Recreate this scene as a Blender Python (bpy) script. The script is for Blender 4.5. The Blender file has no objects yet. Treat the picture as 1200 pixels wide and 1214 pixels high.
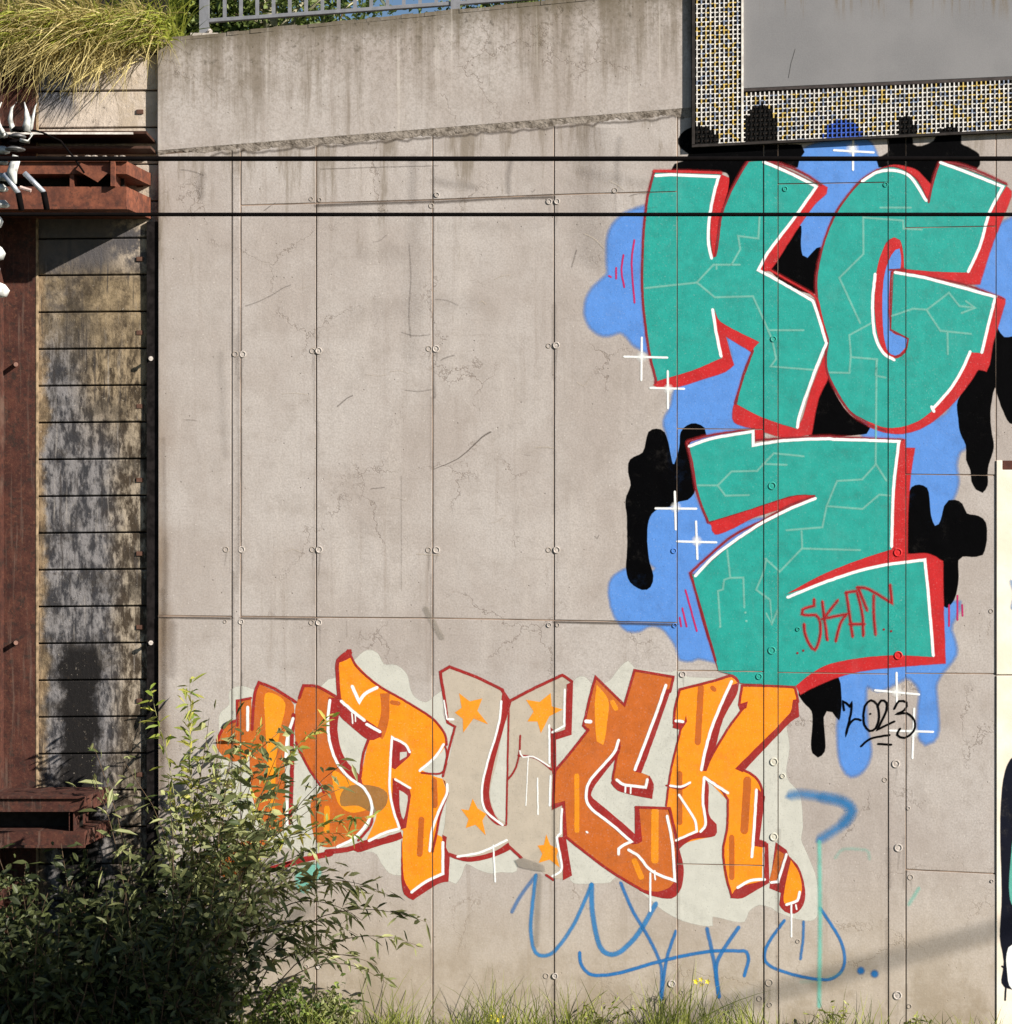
import bpy, bmesh, math, random
import numpy as np
from mathutils import Vector
from mathutils.geometry import tessellate_polygon
R = random.Random(7)
SC = bpy.context.scene
COL = SC.collection

# ------------------------------------------------------------------ camera, sky, sun, exposure
CAMD = 16.0; EYE = 4.05
cam = bpy.data.cameras.new('camera'); camo = bpy.data.objects.new('camera', cam); COL.objects.link(camo)
camo.location = (0, -CAMD, EYE); camo.rotation_euler = (math.radians(90), 0, 0)
cam.sensor_width = 36; cam.sensor_fit = 'HORIZONTAL'; cam.lens = 36 * CAMD / 8.0 * 1200 / 1200
cam.sensor_fit = 'VERTICAL'; cam.sensor_height = 36; cam.lens = 36 * CAMD / (1214 / 150.0)
cam.clip_end = 2000; SC.camera = camo
SUN = Vector((1.6, -1.0, 0.9)).normalized()          # towards the sun
W = bpy.data.worlds.new('World'); SC.world = W; W.use_nodes = True
wn = W.node_tree.nodes; wl = W.node_tree.links
sky = wn.new('ShaderNodeTexSky'); sky.sky_type = 'NISHITA'; sky.sun_disc = False
sky.sun_elevation = math.asin(SUN.z); sky.sun_rotation = math.atan2(SUN.x, SUN.y)
sky.ozone_density = 3.0; sky.air_density = 1.0; sky.dust_density = 0.4
wn['Background'].inputs['Strength'].default_value = 0.05
wl.new(sky.outputs[0], wn['Background'].inputs['Color'])
sl = bpy.data.lights.new('sun', 'SUN'); sl.energy = 5.0; sl.angle = math.radians(0.5); sl.color = (1.0, 0.925, 0.835)
slo = bpy.data.objects.new('sun', sl); COL.objects.link(slo); slo.rotation_euler = SUN.to_track_quat('Z', 'Y').to_euler()
slo.location = (20, -20, 20)
SC.view_settings.view_transform = 'Standard'; SC.view_settings.look = 'None'
SC.view_settings.exposure = 0.90; SC.view_settings.gamma = 1.0; SC.view_settings.use_curve_mapping = False
SC.cycles.transparent_max_bounces = 32; SC.cycles.max_bounces = 6

# ------------------------------------------------------------------ helpers
def X(px, y=0.0): return (px - 600) / 150.0 * (CAMD + y) / CAMD
def Z(py, y=0.0): return EYE + (607 - py) / 150.0 * (CAMD + y) / CAMD
def P(px, py, y=0.0): return (X(px, y), y, Z(py, y))

def root_loc(p):
    v = Vector((0, 0, 0))
    while p is not None: v += p.location; p = p.parent
    return v
def thing(name, label, cat, loc=(0, 0, 0), group=None, rz=0):
    o = bpy.data.objects.new(name, None); COL.objects.link(o); o.location = loc; o.empty_display_size = .2
    tag(o, label, cat, group); return o
def tag(o, label=None, cat=None, group=None, kind=None):
    if label: o['label'] = label
    if cat: o['category'] = cat
    if group: o['group'] = group
    if kind: o['kind'] = kind
    return o
def mesh(name, verts, faces, mats, parent=None, smooth=False, midx=None, kind=None, label=None, attr=None):
    off = root_loc(parent)
    me = bpy.data.meshes.new(name)
    me.from_pydata([(v[0] - off.x, v[1] - off.y, v[2] - off.z) for v in verts], [], faces)
    for m in (mats if isinstance(mats, (list, tuple)) else [mats]): me.materials.append(m)
    if midx is not None: me.polygons.foreach_set('material_index', midx)
    if smooth: me.polygons.foreach_set('use_smooth', [True] * len(me.polygons))
    if attr is not None:
        at = me.attributes.new('rnd', 'FLOAT', 'FACE'); at.data.foreach_set('value', attr)
    me.update()
    o = bpy.data.objects.new(name, me); COL.objects.link(o)
    if parent: o.parent = parent
    if kind: o['kind'] = kind
    if label: o['label'] = label
    return o
class MB:
    def __init__(s): s.v = []; s.f = []; s.m = []; s.r = []
    def add(s, vs, fs, m=0, r=0.0):
        b = len(s.v); s.v += vs; s.f += [tuple(b + i for i in f) for f in fs]; s.m += [m] * len(fs); s.r += [r] * len(fs)
    def box(s, x0, x1, y0, y1, z0, z1, m=0):
        s.add([(x0, y0, z0), (x1, y0, z0), (x1, y1, z0), (x0, y1, z0), (x0, y0, z1), (x1, y0, z1), (x1, y1, z1), (x0, y1, z1)],
              [(0, 1, 5, 4), (1, 2, 6, 5), (2, 3, 7, 6), (3, 0, 4, 7), (4, 5, 6, 7), (3, 2, 1, 0)], m)
    def prism_y(s, pts, y0, y1, bev=0.0, m=0):
        """pts: polygon in x,z (counter-clockwise seen from the camera), front at y0, back at y1, front edge bevelled"""
        n = len(pts)
        if bev:
            cx = sum(p[0] for p in pts) / n; cz = sum(p[1] for p in pts) / n
            ins = []
            for i, p in enumerate(pts):
                a = Vector(pts[i - 1]); b = Vector(p); c = Vector(pts[(i + 1) % n])
                d1 = (b - a).normalized(); d2 = (c - b).normalized()
                n1 = Vector((-d1.y, d1.x)); n2 = Vector((-d2.y, d2.x))
                q = (n1 + n2); q = q / max(.3, q.length_squared) * 2
                ins.append((b.x + q.x * bev, b.y + q.y * bev))
            vs = [(p[0], y0, p[1]) for p in ins] + [(p[0], y0 + bev, p[1]) for p in pts] + [(p[0], y1, p[1]) for p in pts]
            fs = [tuple(range(n))]
            for k in (0, 1):
                for i in range(n):
                    j = (i + 1) % n; fs.append((k * n + j, k * n + i, (k + 1) * n + i, (k + 1) * n + j))
            fs.append(tuple(range(3 * n - 1, 2 * n - 1, -1)))
        else:
            vs = [(p[0], y0, p[1]) for p in pts] + [(p[0], y1, p[1]) for p in pts]
            fs = [tuple(range(n)), tuple(range(2 * n - 1, n - 1, -1))]
            for i in range(n):
                j = (i + 1) % n; fs.append((j, i, n + i, n + j))
        s.add(vs, fs, m)
    def tube(s, pts, r, seg=8, m=0, rr=None):
        pts = [Vector(p) for p in pts]; base = len(s.v); n = len(pts)
        for i, p in enumerate(pts):
            d = (pts[min(i + 1, n - 1)] - pts[max(i - 1, 0)]).normalized()
            u = d.cross(Vector((0, 0, 1)) if abs(d.z) < .9 else Vector((1, 0, 0))).normalized(); w = d.cross(u)
            rad = rr[i] if rr else r
            for k in range(seg):
                a = 2 * math.pi * k / seg; q = p + (u * math.cos(a) + w * math.sin(a)) * rad; s.v.append(tuple(q))
        for i in range(n - 1):
            for k in range(seg):
                k2 = (k + 1) % seg
                s.f.append((base + i * seg + k, base + i * seg + k2, base + (i + 1) * seg + k2, base + (i + 1) * seg + k)); s.m.append(m); s.r.append(0)
        s.f.append(tuple(base + k for k in range(seg))[::-1]); s.m.append(m); s.r.append(0)
        s.f.append(tuple(base + (n - 1) * seg + k for k in range(seg))); s.m.append(m); s.r.append(0)
    def lathe(s, prof, o, ax='z', seg=16, m=0):
        """prof: list of (radius, height) along the axis from point o"""
        base = len(s.v)
        for r, h in prof:
            for k in range(seg):
                a = 2 * math.pi * k / seg
                c, d = r * math.cos(a), r * math.sin(a)
                s.v.append((o[0] + c, o[1] + d, o[2] + h) if ax == 'z' else (o[0] + c, o[1] - h, o[2] + d))
        for i in range(len(prof) - 1):
            for k in range(seg):
                k2 = (k + 1) % seg
                f = (base + i * seg + k, base + i * seg + k2, base + (i + 1) * seg + k2, base + (i + 1) * seg + k)
                s.f.append(f); s.m.append(m); s.r.append(0)
        s.f.append(tuple(base + (len(prof) - 1) * seg + k for k in range(seg))); s.m.append(m); s.r.append(0)
    def build(s, name, mats, parent=None, **kw):
        a = s.r if any(s.r) else None
        return mesh(name, s.v, s.f, mats, parent, midx=s.m, attr=a, **kw)

# ------------------------------------------------------------------ material node helpers
class NT:
    def __init__(s, name):
        s.mat = bpy.data.materials.new(name); s.mat.use_nodes = True
        s.t = s.mat.node_tree; s.n = s.t.nodes; s.l = s.t.links
        s.b = s.n['Principled BSDF']; s.out = s.n['Material Output']
        s.geo = s.n.new('ShaderNodeNewGeometry'); s.pos = s.geo.outputs['Position']; s._xyz = None
    def put(s, sock, v):
        if isinstance(v, bpy.types.NodeSocket): s.l.new(v, sock)
        elif isinstance(v, (tuple, list)) and len(v) == 3 and sock.type == 'RGBA': sock.default_value = (*v, 1)
        else: sock.default_value = v
    @property
    def xyz(s):
        if s._xyz is None:
            k = s.n.new('ShaderNodeSeparateXYZ'); s.l.new(s.pos, k.inputs[0]); s._xyz = k.outputs
        return s._xyz
    def math(s, op, a, b=0.0, c=0.0, clamp=False):
        k = s.n.new('ShaderNodeMath'); k.operation = op; k.use_clamp = clamp
        s.put(k.inputs[0], a); s.put(k.inputs[1], b); s.put(k.inputs[2], c); return k.outputs[0]
    def scale(s, v, sc):
        k = s.n.new('ShaderNodeVectorMath'); k.operation = 'MULTIPLY'; s.put(k.inputs[0], v); k.inputs[1].default_value = sc; return k.outputs[0]
    def vadd(s, v, w):
        k = s.n.new('ShaderNodeVectorMath'); k.operation = 'ADD'; s.put(k.inputs[0], v); s.put(k.inputs[1], w); return k.outputs[0]
    def noise(s, sc, det=4, rough=.55, vec=None, dist=0.0, col=False):
        k = s.n.new('ShaderNodeTexNoise'); k.inputs['Scale'].default_value = sc; k.inputs['Detail'].default_value = det
        k.inputs['Roughness'].default_value = rough; k.inputs['Distortion'].default_value = dist
        s.l.new(vec if vec is not None else s.pos, k.inputs['Vector']); return k.outputs['Color' if col else 0]
    def vor(s, sc, feat='F1', vec=None, out='Distance', rnd=1.0):
        k = s.n.new('ShaderNodeTexVoronoi'); k.feature = feat; k.inputs['Scale'].default_value = sc; k.inputs['Randomness'].default_value = rnd
        s.l.new(vec if vec is not None else s.pos, k.inputs['Vector']); return k.outputs[out]
    def ramp(s, v, a, b, lo=0.0, hi=1.0, smooth=True):
        k = s.n.new('ShaderNodeMapRange'); k.interpolation_type = 'SMOOTHSTEP' if smooth else 'LINEAR'
        s.put(k.inputs['Value'], v); k.inputs['From Min'].default_value = a; k.inputs['From Max'].default_value = b
        k.inputs['To Min'].default_value = lo; k.inputs['To Max'].default_value = hi; return k.outputs[0]
    def mix(s, f, a, b, mode='MIX'):
        k = s.n.new('ShaderNodeMix'); k.data_type = 'RGBA'; k.blend_type = mode
        s.put(k.inputs[0], f); s.put(k.inputs[6], a); s.put(k.inputs[7], b); return k.outputs[2]
    def mul(s, a, b): return s.math('MULTIPLY', a, b)
    def bump(s, h, st=.3, dist=.01):
        k = s.n.new('ShaderNodeBump'); k.inputs['Strength'].default_value = st; k.inputs['Distance'].default_value = dist
        s.put(k.inputs['Height'], h); s.l.new(k.outputs[0], s.b.inputs['Normal']); return k
    def fin(s, col, rough=.8, metal=0.0, spec=.3):
        s.put(s.b.inputs['Base Color'], col); s.put(s.b.inputs['Roughness'], rough)
        s.b.inputs['Metallic'].default_value = metal; s.b.inputs['Specular IOR Level'].default_value = spec; return s.mat
def simple(name, col, rough=.7, metal=0, nz=.25, sc=20, bump=.1):
    t = NT(name); n = t.noise(sc, 5)
    c = t.mix(t.ramp(n, .3, .7), tuple(x * (1 - nz) for x in col), tuple(min(1, x * (1 + nz)) for x in col))
    t.bump(t.noise(sc * 5, 3), bump, .004); return t.fin(c, rough, metal, .05 if max(col) < .06 else .3)

# height line of the wall's sloped top as a function of world x  (px 187 -> py 50, px 700 -> py 0)
TOPS = -50 / 513.0
def top_py(px): return 50 + (px - 187) * TOPS
LEDGES = (130 - 181) / 633.0
def ledge_py(px): return 181 + (px - 187) * LEDGES

def concrete(name, mode='panel'):
    t = NT(name); x, y, z = t.xyz
    big = t.noise(.9, 6, .6); mid = t.noise(5, 6, .65); fine = t.noise(70, 3, .6)
    base = t.mix(t.ramp(big, .38, .62), (.352, .312, .285), (.42, .387, .362))
    base = t.mix(t.ramp(mid, .46, .72, 0, .5), base, (.285, .25, .222))
    wash = t.noise(1.0, 5, .6, t.scale(t.pos, (4.0, 1, .7)))
    base = t.mix(t.ramp(wash, .5, .72, 0, .45), base, (.47, .43, .395))
    wash2 = t.noise(1.0, 6, .7, t.scale(t.pos, (9.0, 1, .5)))
    base = t.mix(t.ramp(wash2, .54, .74, 0, .55), base, (.24, .20, .17))
    sm = t.noise(2.3, 8, .75, dist=1.2); base = t.mix(t.ramp(sm, .58, .72, 0, .38), base, (.25, .222, .2))
    # horizontal trowel and board marks
    hz = t.noise(1.0, 6, .75, t.scale(t.pos, (1.6, 1, 24)))
    base = t.mix(t.ramp(hz, .56, .74, 0, .5), base, (.25, .215, .19))
    # hairline cracks
    wob = t.vadd(t.pos, t.scale(t.noise(2.6, 5, .7, col=True), (.55, .55, .55)))
    cr = t.vor(1.25, 'DISTANCE_TO_EDGE', wob)
    cmask = t.mul(t.ramp(cr, .0, .012, 1, 0), t.ramp(t.noise(1.1, 3), .47, .6, 0, .6))
    base = t.mix(cmask, base, (.12, .09, .07))
    # pits and dots
    pv = t.vor(16, 'F1'); pc = t.vor(16, 'F1', out='Color')
    sep = t.n.new('ShaderNodeSeparateColor'); t.l.new(pc, sep.inputs[0])
    pit = t.mul(t.ramp(pv, .05, .12, 1, 0), t.ramp(sep.outputs[0], .80, .82))
    base = t.mix(t.mul(pit, .7), base, (.09, .075, .06))
    lv = t.vor(23, 'F1'); lc = t.vor(23, 'F1', out='Color')
    sep2 = t.n.new('ShaderNodeSeparateColor'); t.l.new(lc, sep2.inputs[0])
    lit = t.mul(t.ramp(lv, .05, .13, 1, 0), t.ramp(sep2.outputs[1], .86, .88))
    base = t.mix(t.mul(lit, .6), base, (.62, .58, .53))
    base = t.mix(t.ramp(fine, .35, .7, 0, .45), base, (.24, .21, .185))
    # brown stain down the left edge and damp grime near the ground
    le = t.math('ADD', x, t.mul(t.noise(1.0, 4, .6, t.scale(t.pos, (2, 1, 1.4))), .35))
    st = t.mul(t.ramp(le, -2.62, -2.42, 1, 0), t.ramp(z, 6.4, 3.0, 0, .75))
    base = t.mix(st, base, (.16, .105, .055))
    gr = t.mul(t.ramp(z, 1.1, -.1, 0, 1), t.ramp(t.noise(2.5, 5, .65), .38, .62))
    base = t.mix(t.ramp(z, 1.6, .1, 0, .45), base, (.42, .35, .25)); base = t.mix(t.mul(gr, .55), base, (.20, .155, .095))
    if mode == 'parapet':
        ztop = Z(50) ; slope = -TOPS
        d = t.math('SUBTRACT', t.math('ADD', ztop, t.mul(t.math('SUBTRACT', x, X(187)), slope)), z)   # metres below the top
        stv = t.noise(1.0, 7, .72, t.scale(t.pos, (11, 1, .55)))
        stw = t.noise(1.0, 4, .6, t.scale(t.pos, (2.6, 1, .35)))
        k = t.math('ADD', t.mul(stv, .6), t.mul(stw, .55))
        k = t.math('ADD', k, t.mul(t.math('SUBTRACT', t.noise(1.3, 4), .5), .35)); run = t.ramp(t.math('SUBTRACT', k, t.mul(d, .20)), .45, .66)
        base = t.mix(t.mul(run, .78), base, (.15, .122, .09))
        mot = t.noise(26, 5, .75); base = t.mix(t.mul(t.ramp(mot, .48, .62), t.ramp(d, 0, .8, .5, .12)), base, (.13, .11, .08))
        rim = t.mul(t.ramp(t.math('ADD', d, t.mul(t.noise(3.5, 6, .75), .45)), .14, .42, 1, 0), .8)
        base = t.mix(rim, base, (.095, .078, .05))
        base = t.mix(t.mul(t.ramp(t.noise(14, 6, .7), .55, .68), t.ramp(d, 0, .5, .75, .1)), base, (.05, .042, .028))
        wv = t.noise(1.0, 5, .6, t.scale(t.vadd(t.pos, (5, 0, 0)), (12, 1, .35)))
        base = t.mix(t.ramp(wv, .60, .72, 0, .5), base, (.50, .46, .41))
    if mode == 'rough':
        base = t.mix(t.ramp(t.noise(18, 6, .75), .35, .6), (.08, .065, .05), (.27, .235, .20))
    if mode == 'panel':   # seepage under the ledge
        lz = Z(181); ls = -LEDGES
        d = t.math('SUBTRACT', t.math('ADD', lz, t.mul(t.math('SUBTRACT', x, X(187)), ls)), z)
        sv = t.noise(1.0, 6, .7, t.scale(t.pos, (4.5, 1, .6)))
        base = t.mix(t.mul(t.ramp(t.math('SUBTRACT', sv, t.mul(d, .16)), .44, .58), t.ramp(d, .9, 1.4, .75, 0)), base, (.17, .14, .105))
    h = t.math('ADD', t.mul(t.noise(45, 5, .7), .5), t.mul(t.noise(7, 5, .6), 1.6))
    h = t.math('SUBTRACT', h, t.mul(pit, 1.0)); h = t.math('SUBTRACT', h, t.mul(cmask, .8))
    t.bump(h, .35 if mode != 'rough' else .9, .006)
    return t.fin(base, .92, 0, .15)

def paint(name, col, var=.10, spec=.25, op=1.0):
    """spray paint: soft coverage comes from the mesh attribute a"""
    t = NT(name)
    n = t.noise(9, 5, .6); sp = t.noise(120, 2, .6)
    c = t.mix(t.ramp(n, .3, .7), tuple(x * (1 - var) for x in col), tuple(min(1, x * (1 + var)) for x in col))
    mx = max(col); k_ = .003 if mx < .03 else .22
    sp = t.noise(75, 3, .7)
    c = t.mix(t.ramp(sp, .58, .70, 0, .42), c, tuple(x * .6 + k_ for x in col))
    c = t.mix(t.ramp(t.noise(85, 3, .7), .32, .42, .5, 0), c, tuple(x * .42 for x in col))
    c = t.mix(t.ramp(t.noise(3.2, 6, .7), .5, .75, 0, .22), c, tuple(min(1, x * .8 + k_ * .35) for x in col))
    vs = t.noise(1.0, 4, .6, t.scale(t.pos, (7, 1, .8)))
    c = t.mix(t.ramp(vs, .55, .75, 0, .16), c, tuple(min(1, x * .75 + (.10 if mx > .03 else .003)) for x in col))
    h = t.math('ADD', t.mul(t.noise(45, 5, .7), .5), t.mul(t.noise(7, 5, .6), 1.6))
    t.bump(h, .28, .006)
    t.fin(c, .62, 0, spec)
    at = t.n.new('ShaderNodeAttribute'); at.attribute_name = 'a'
    a = at.outputs['Fac']
    g = t.noise(160, 2, .7)
    sh = t.mul(t.math('SUBTRACT', g, .5), t.mul(t.mul(a, t.math('SUBTRACT', 1.0, a)), 3.2))
    worn = t.ramp(t.noise(60, 4, .75), .24, .34, .45, 1)
    worn = t.mul(worn, t.ramp(t.noise(3.5, 7, .75), .30, .50, .80, 1)); aa = t.mul(t.math('MULTIPLY', t.math('ADD', a, sh, clamp=True), worn), op)
    tr = t.n.new('ShaderNodeBsdfTransparent'); mx_ = t.n.new('ShaderNodeMixShader')
    t.l.new(aa, mx_.inputs[0]); t.l.new(tr.outputs[0], mx_.inputs[1]); t.l.new(t.b.outputs[0], mx_.inputs[2])
    t.l.new(mx_.outputs[0], t.out.inputs['Surface']); return t.mat

M = {}
M['panel'] = concrete('aged_cast_concrete', 'panel')
M['parapet'] = concrete('streaked_parapet_concrete', 'parapet')
M['rough'] = concrete('chipped_concrete', 'rough')
M['dark'] = simple('dark_recess', (.02, .018, .016), .9)
TEAL = (.010, .275, .232); RED = (.42, .009, .011); DRED = (.20, .008, .014); BLUE = (.075, .215, .56)
M['teal'] = paint('teal_spray', TEAL); M['red'] = paint('red_spray', RED); M['dred'] = paint('dark_red_spray', DRED)
M['blue'] = paint('sky_blue_spray', BLUE, .06); M['black'] = paint('black_spray', (.001, .001, .0013), .2, .02)
M['white'] = paint('white_spray', (.80, .82, .80), .04); M['lteal'] = paint('pale_teal_spray', (.20, .50, .42), .1, op=.75)
M['magenta'] = paint('magenta_spray', (.40, .01, .10)); M['orange'] = paint('orange_spray', (.78, .235, .004), .06)
M['dorange'] = paint('burnt_orange_spray', (.44, .105, .013), .08); M['brick'] = paint('brick_red_spray', (.26, .014, .012))
M['yellow'] = paint('amber_spray', (.80, .28, .01), .05, op=.9)
M['cream'] = paint('cream_spray', (.53, .53, .47), .05, op=.88); M['beige'] = paint('beige_spray', (.47, .41, .33), .05, op=.85)
M['tag'] = paint('blue_marker', (.010, .145, .40), op=.9); M['cyan'] = paint('blue_mist_spray', (.02, .19, .45), op=.85)
M['turq'] = paint('turquoise_spray', (.14, .55, .45), op=.6); M['smudge'] = paint('grey_brown_smudge', (.22, .15, .06), op=.6)
M['crack'] = paint('crack_grime', (.05, .035, .025), op=.75); M['grey'] = paint('grey_smear', (.28, .25, .21), op=.7)
M['navy'] = paint('navy_black_spray', (.006, .007, .014), spec=.06); 

# ------------------------------------------------------------------ THE CONCRETE WALL
G = 0.0042      # half width of a joint
wall = thing('concrete_wall', 'tall cast concrete abutment wall in jointed panels behind all the graffiti', 'wall')
PANELS = []     # (px0, px1, top py(l), top py(r), bottom py(l), bottom py(r), offset)
def col(x0, x1, joints, off):
    """joints: list of (yl, yr) from top to bottom"""
    offs = off if isinstance(off, list) else [off] * (len(joints) - 1)
    for k in range(len(joints) - 1):
        a, b = joints[k], joints[k + 1]; PANELS.append((x0, x1, a[0], a[1], b[0], b[1], offs[k]))
GB = 1222
col(187, 275, [(183, 176), (730, 731), (GB, GB)], [0, -.002])
col(275, 285.5, [(176, 175), (GB, GB)], -.003)
col(285.5, 375, [(175, 168), (243.5, 241), (731, 732), (GB, GB)], [0, .001, -.001])
col(375, 513, [(168, 157), (241, 237), (732, 733), (GB, GB)], [.001, -.002, -.001])
col(513, 657, [(157, 145), (237, 231), (733, 735.5), (GB, GB)], [.0, .001, .0])
col(657, 803, [(145, 133), (231, 227), (735.5, 738), (GB, GB)], [-.001, -.002, -.003])
col(803, 905.5, [(-60, -60), (508, 509), (795, 796), (1024, 1026), (GB, GB)], [.002, .001, .0, .001])
col(905.5, 922.5, [(-60, -60), (GB, GB)], -.0045)
col(922.5, 1053, [(-60, -60), (218, 216), (797, 799), (GB, GB)], [-.001, .001, -.001])
col(1053, 1074, [(-60, -60), (GB, GB)], -.003)
col(1074, 1181, [(-60, -60), (270, 268), (562, 563.5), (798, 799), (1031, 1036), (GB, GB)], [0, -.001, .001, 0, -.002])
col(1181, 1420, [(-60, -60), (GB, GB)], .001)
for (x0, x1, a, b, c, d, off) in PANELS:
    mb = MB()
    pts = [(X(x0) + G, Z(c) + G), (X(x1) - G, Z(d) + G), (X(x1) - G, Z(b) - G), (X(x0) + G, Z(a) - G)]
    mb.prism_y(pts, off, .03, .0035)
    mb.build('panel', M['panel'], wall)
mb = MB(); mb.prism_y([(X(187) + .004, -.6), (X(1420), -.6), (X(1420), Z(-90)), (X(803), Z(-60)), (X(803), Z(top_py(803)) - .02), (X(187) + .004, Z(52))], .0042, .65)
mb.build('wall_core', simple('dark_joint_concrete', (.22, .16, .12), .95, nz=.6, sc=2.5), wall)
# parapet above the ledge
mb = MB()
mb.prism_y([(X(187), Z(ledge_py(187) - 2)), (X(820), Z(ledge_py(820) - 2)), (X(820), Z(top_py(820))), (X(187), Z(top_py(187)))], -.008, .028, .003)
mb.build('parapet', M['parapet'], wall)
mb = MB(); n = 46
for i in range(n):       # cap on the parapet, uneven rim
    a = 187 + (820 - 187) * i / n; b = 187 + (820 - 187) * (i + 1) / n
    h = .02 + .012 * R.random()
    mb.prism_y([(X(a), Z(top_py(a)) - .004), (X(b), Z(top_py(b)) - .004), (X(b), Z(top_py(b)) + h), (X(a), Z(top_py(a)) + h)], -.008 - .006 * R.random(), .5)
mb.build('parapet_cap', M['parapet'], wall)
# chipped strip (ledge)
vs = []; fs = []; nx = 260; nz = 7
for i in range(nx + 1):
    px = 187.5 + (820 - 187.5) * i / nx
    h = 11 if px > 300 else 4 + 7 * (px - 187) / 113
    nb = (R.random() - .5) * 1.6 + 1.5 * math.sin(px * .11)
    for j in range(nz + 1):
        py = ledge_py(px) - 3 + j / nz * (h + nb)
        yy = -.0075 + .008 * (j / nz) ** .8 + (R.random() - .5) * .0022
        if j == nz: yy = .004
        vs.append((X(px), yy, Z(py)))
for i in range(nx):
    for j in range(nz):
        a = i * (nz + 1) + j; fs.append((a, a + 1, a + nz + 2, a + nz + 1))
mesh('chipped_ledge', vs, fs, M['rough'], wall)

# tie plugs: (px, py, radius px, material)
BM = {}
def bolt_mesh(r):
    mb = MB(); s = r * .88 / 150.0
    mb.lathe([(s * 1.0, -.003), (s * 1.0, .001), (s * .9, .003), (s * .75, .0032), (s * .62, -.0030), (s * .3, -.0015), (s * .02, -.001)], (0, 0, 0), 'y', 20)
    return mb
plain = simple('pale_plug_mortar', (.41, .37, .335), .9, nz=.3, sc=60)
dullp = simple('dull_plug_mortar', (.30, .26, .22), .9, nz=.2)
PC = {'p': plain, 'd': dullp, 't': simple('teal_painted_plug', (.02, .30, .24), .6, nz=.1), 'r': simple('red_painted_plug', (.5, .014, .016), .6, nz=.1),
      'b': simple('blue_painted_plug', BLUE, .6, nz=.1), 'c': simple('cream_painted_plug', (.5, .48, .40), .7, nz=.1)}
plugs = [(279, 420, 4, 'd'), (288, 420, 4.6, 'p'), (370.5, 416, 4, 'd'), (378, 416, 4.8, 'p'), (508.5, 413.5, 4, 'd'), (517, 413.5, 4.8, 'p'), (650.5, 410, 3.6, 'd'), (659.5, 409.5, 4.8, 'p'),
         (268, 651.5, 4, 'd'), (286.5, 651.5, 4.6, 'p'), (370.5, 651.5, 4, 'd'), (378.5, 651.5, 4.8, 'p'), (508, 652, 4, 'd'), (517.5, 652, 4.8, 'p'), (650.5, 652, 3.8, 'd'), (660, 652, 4.8, 'p'),
         (267, 737, 2.6, 'd'), (286, 737, 3.8, 'p'), (369.5, 738, 3.8, 'd'), (378, 738, 4.2, 'p'), (651, 741, 3.4, 'p'), (661, 741, 3, 'd'),
         (369, 236, 3, 'd'), (379, 237, 3, 'd'), (511.5, 244, 3.8, 'd'), (518, 231, 3.6, 'p'), (651, 239, 4, 'p'), (660.5, 239, 4, 'p'), (729, 226, 4, 'd'),
         (799, 653, 3.8, 'b'), (800, 741.5, 3.4, 'b'), (809.5, 799.5, 4.4, 'p'), (900, 802, 4.4, 't'), (915.5, 576, 5.4, 't'), (915, 771, 5.4, 't'), (917, 402, 4.2, 't'), (931, 224, 3.6, 't'),
         (1064.5, 655, 5.8, 'r'), (1065, 777, 5.8, 'r'), (1050, 219, 3.4, 't'), (1062, 905.5, 5.6, 'p'), (917.5, 903, 5.6, 'c'), (917.5, 992, 5.6, 'c'), (928, 920, 3.6, 'c'), (1065, 1005, 5.6, 'p'), (1049, 924.5, 3.6, 'd'),
         (1077, 958, 2.6, 'p'), (1079.5, 1040, 4, 'd'), (1176, 1044.5, 2.4, 'p'), (1064, 1180, 6, 'p'), (1078, 1193, 3.4, 'd'), (912, 1165, 5.4, 'd'), (900.5, 1184, 4, 'd'), (912.5, 1191, 3.6, 'd'),
         (796.5, 1166, 5.2, 'p'), (808, 1176.5, 2.8, 'd'), (647.5, 1157, 4, 'd'), (658, 1157, 4.2, 'p'), (946, 1116, 3, 'd'), (1175, 724.5, 3.2, 'd'), (946, 746, 3, 't'), (363, 1146, 3.2, 'd'), (378, 1146, 3.6, 'p')]
for (px, py, r, c) in plugs:
    key = (round(r, 1), c)
    off = 0
    for (x0, x1, a, b, e, f, o_) in PANELS:
        if x0 <= px < x1 and a <= py < e: off = o_
    if key not in BM:
        o = bolt_mesh(r).build('tie_plug', PC[c], wall, smooth=False); BM[key] = o
    else:
        o = BM[key].copy(); COL.objects.link(o); o.parent = wall
    o.location = (X(px), off - (.004 if c != 'd' else .001), Z(py))

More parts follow.
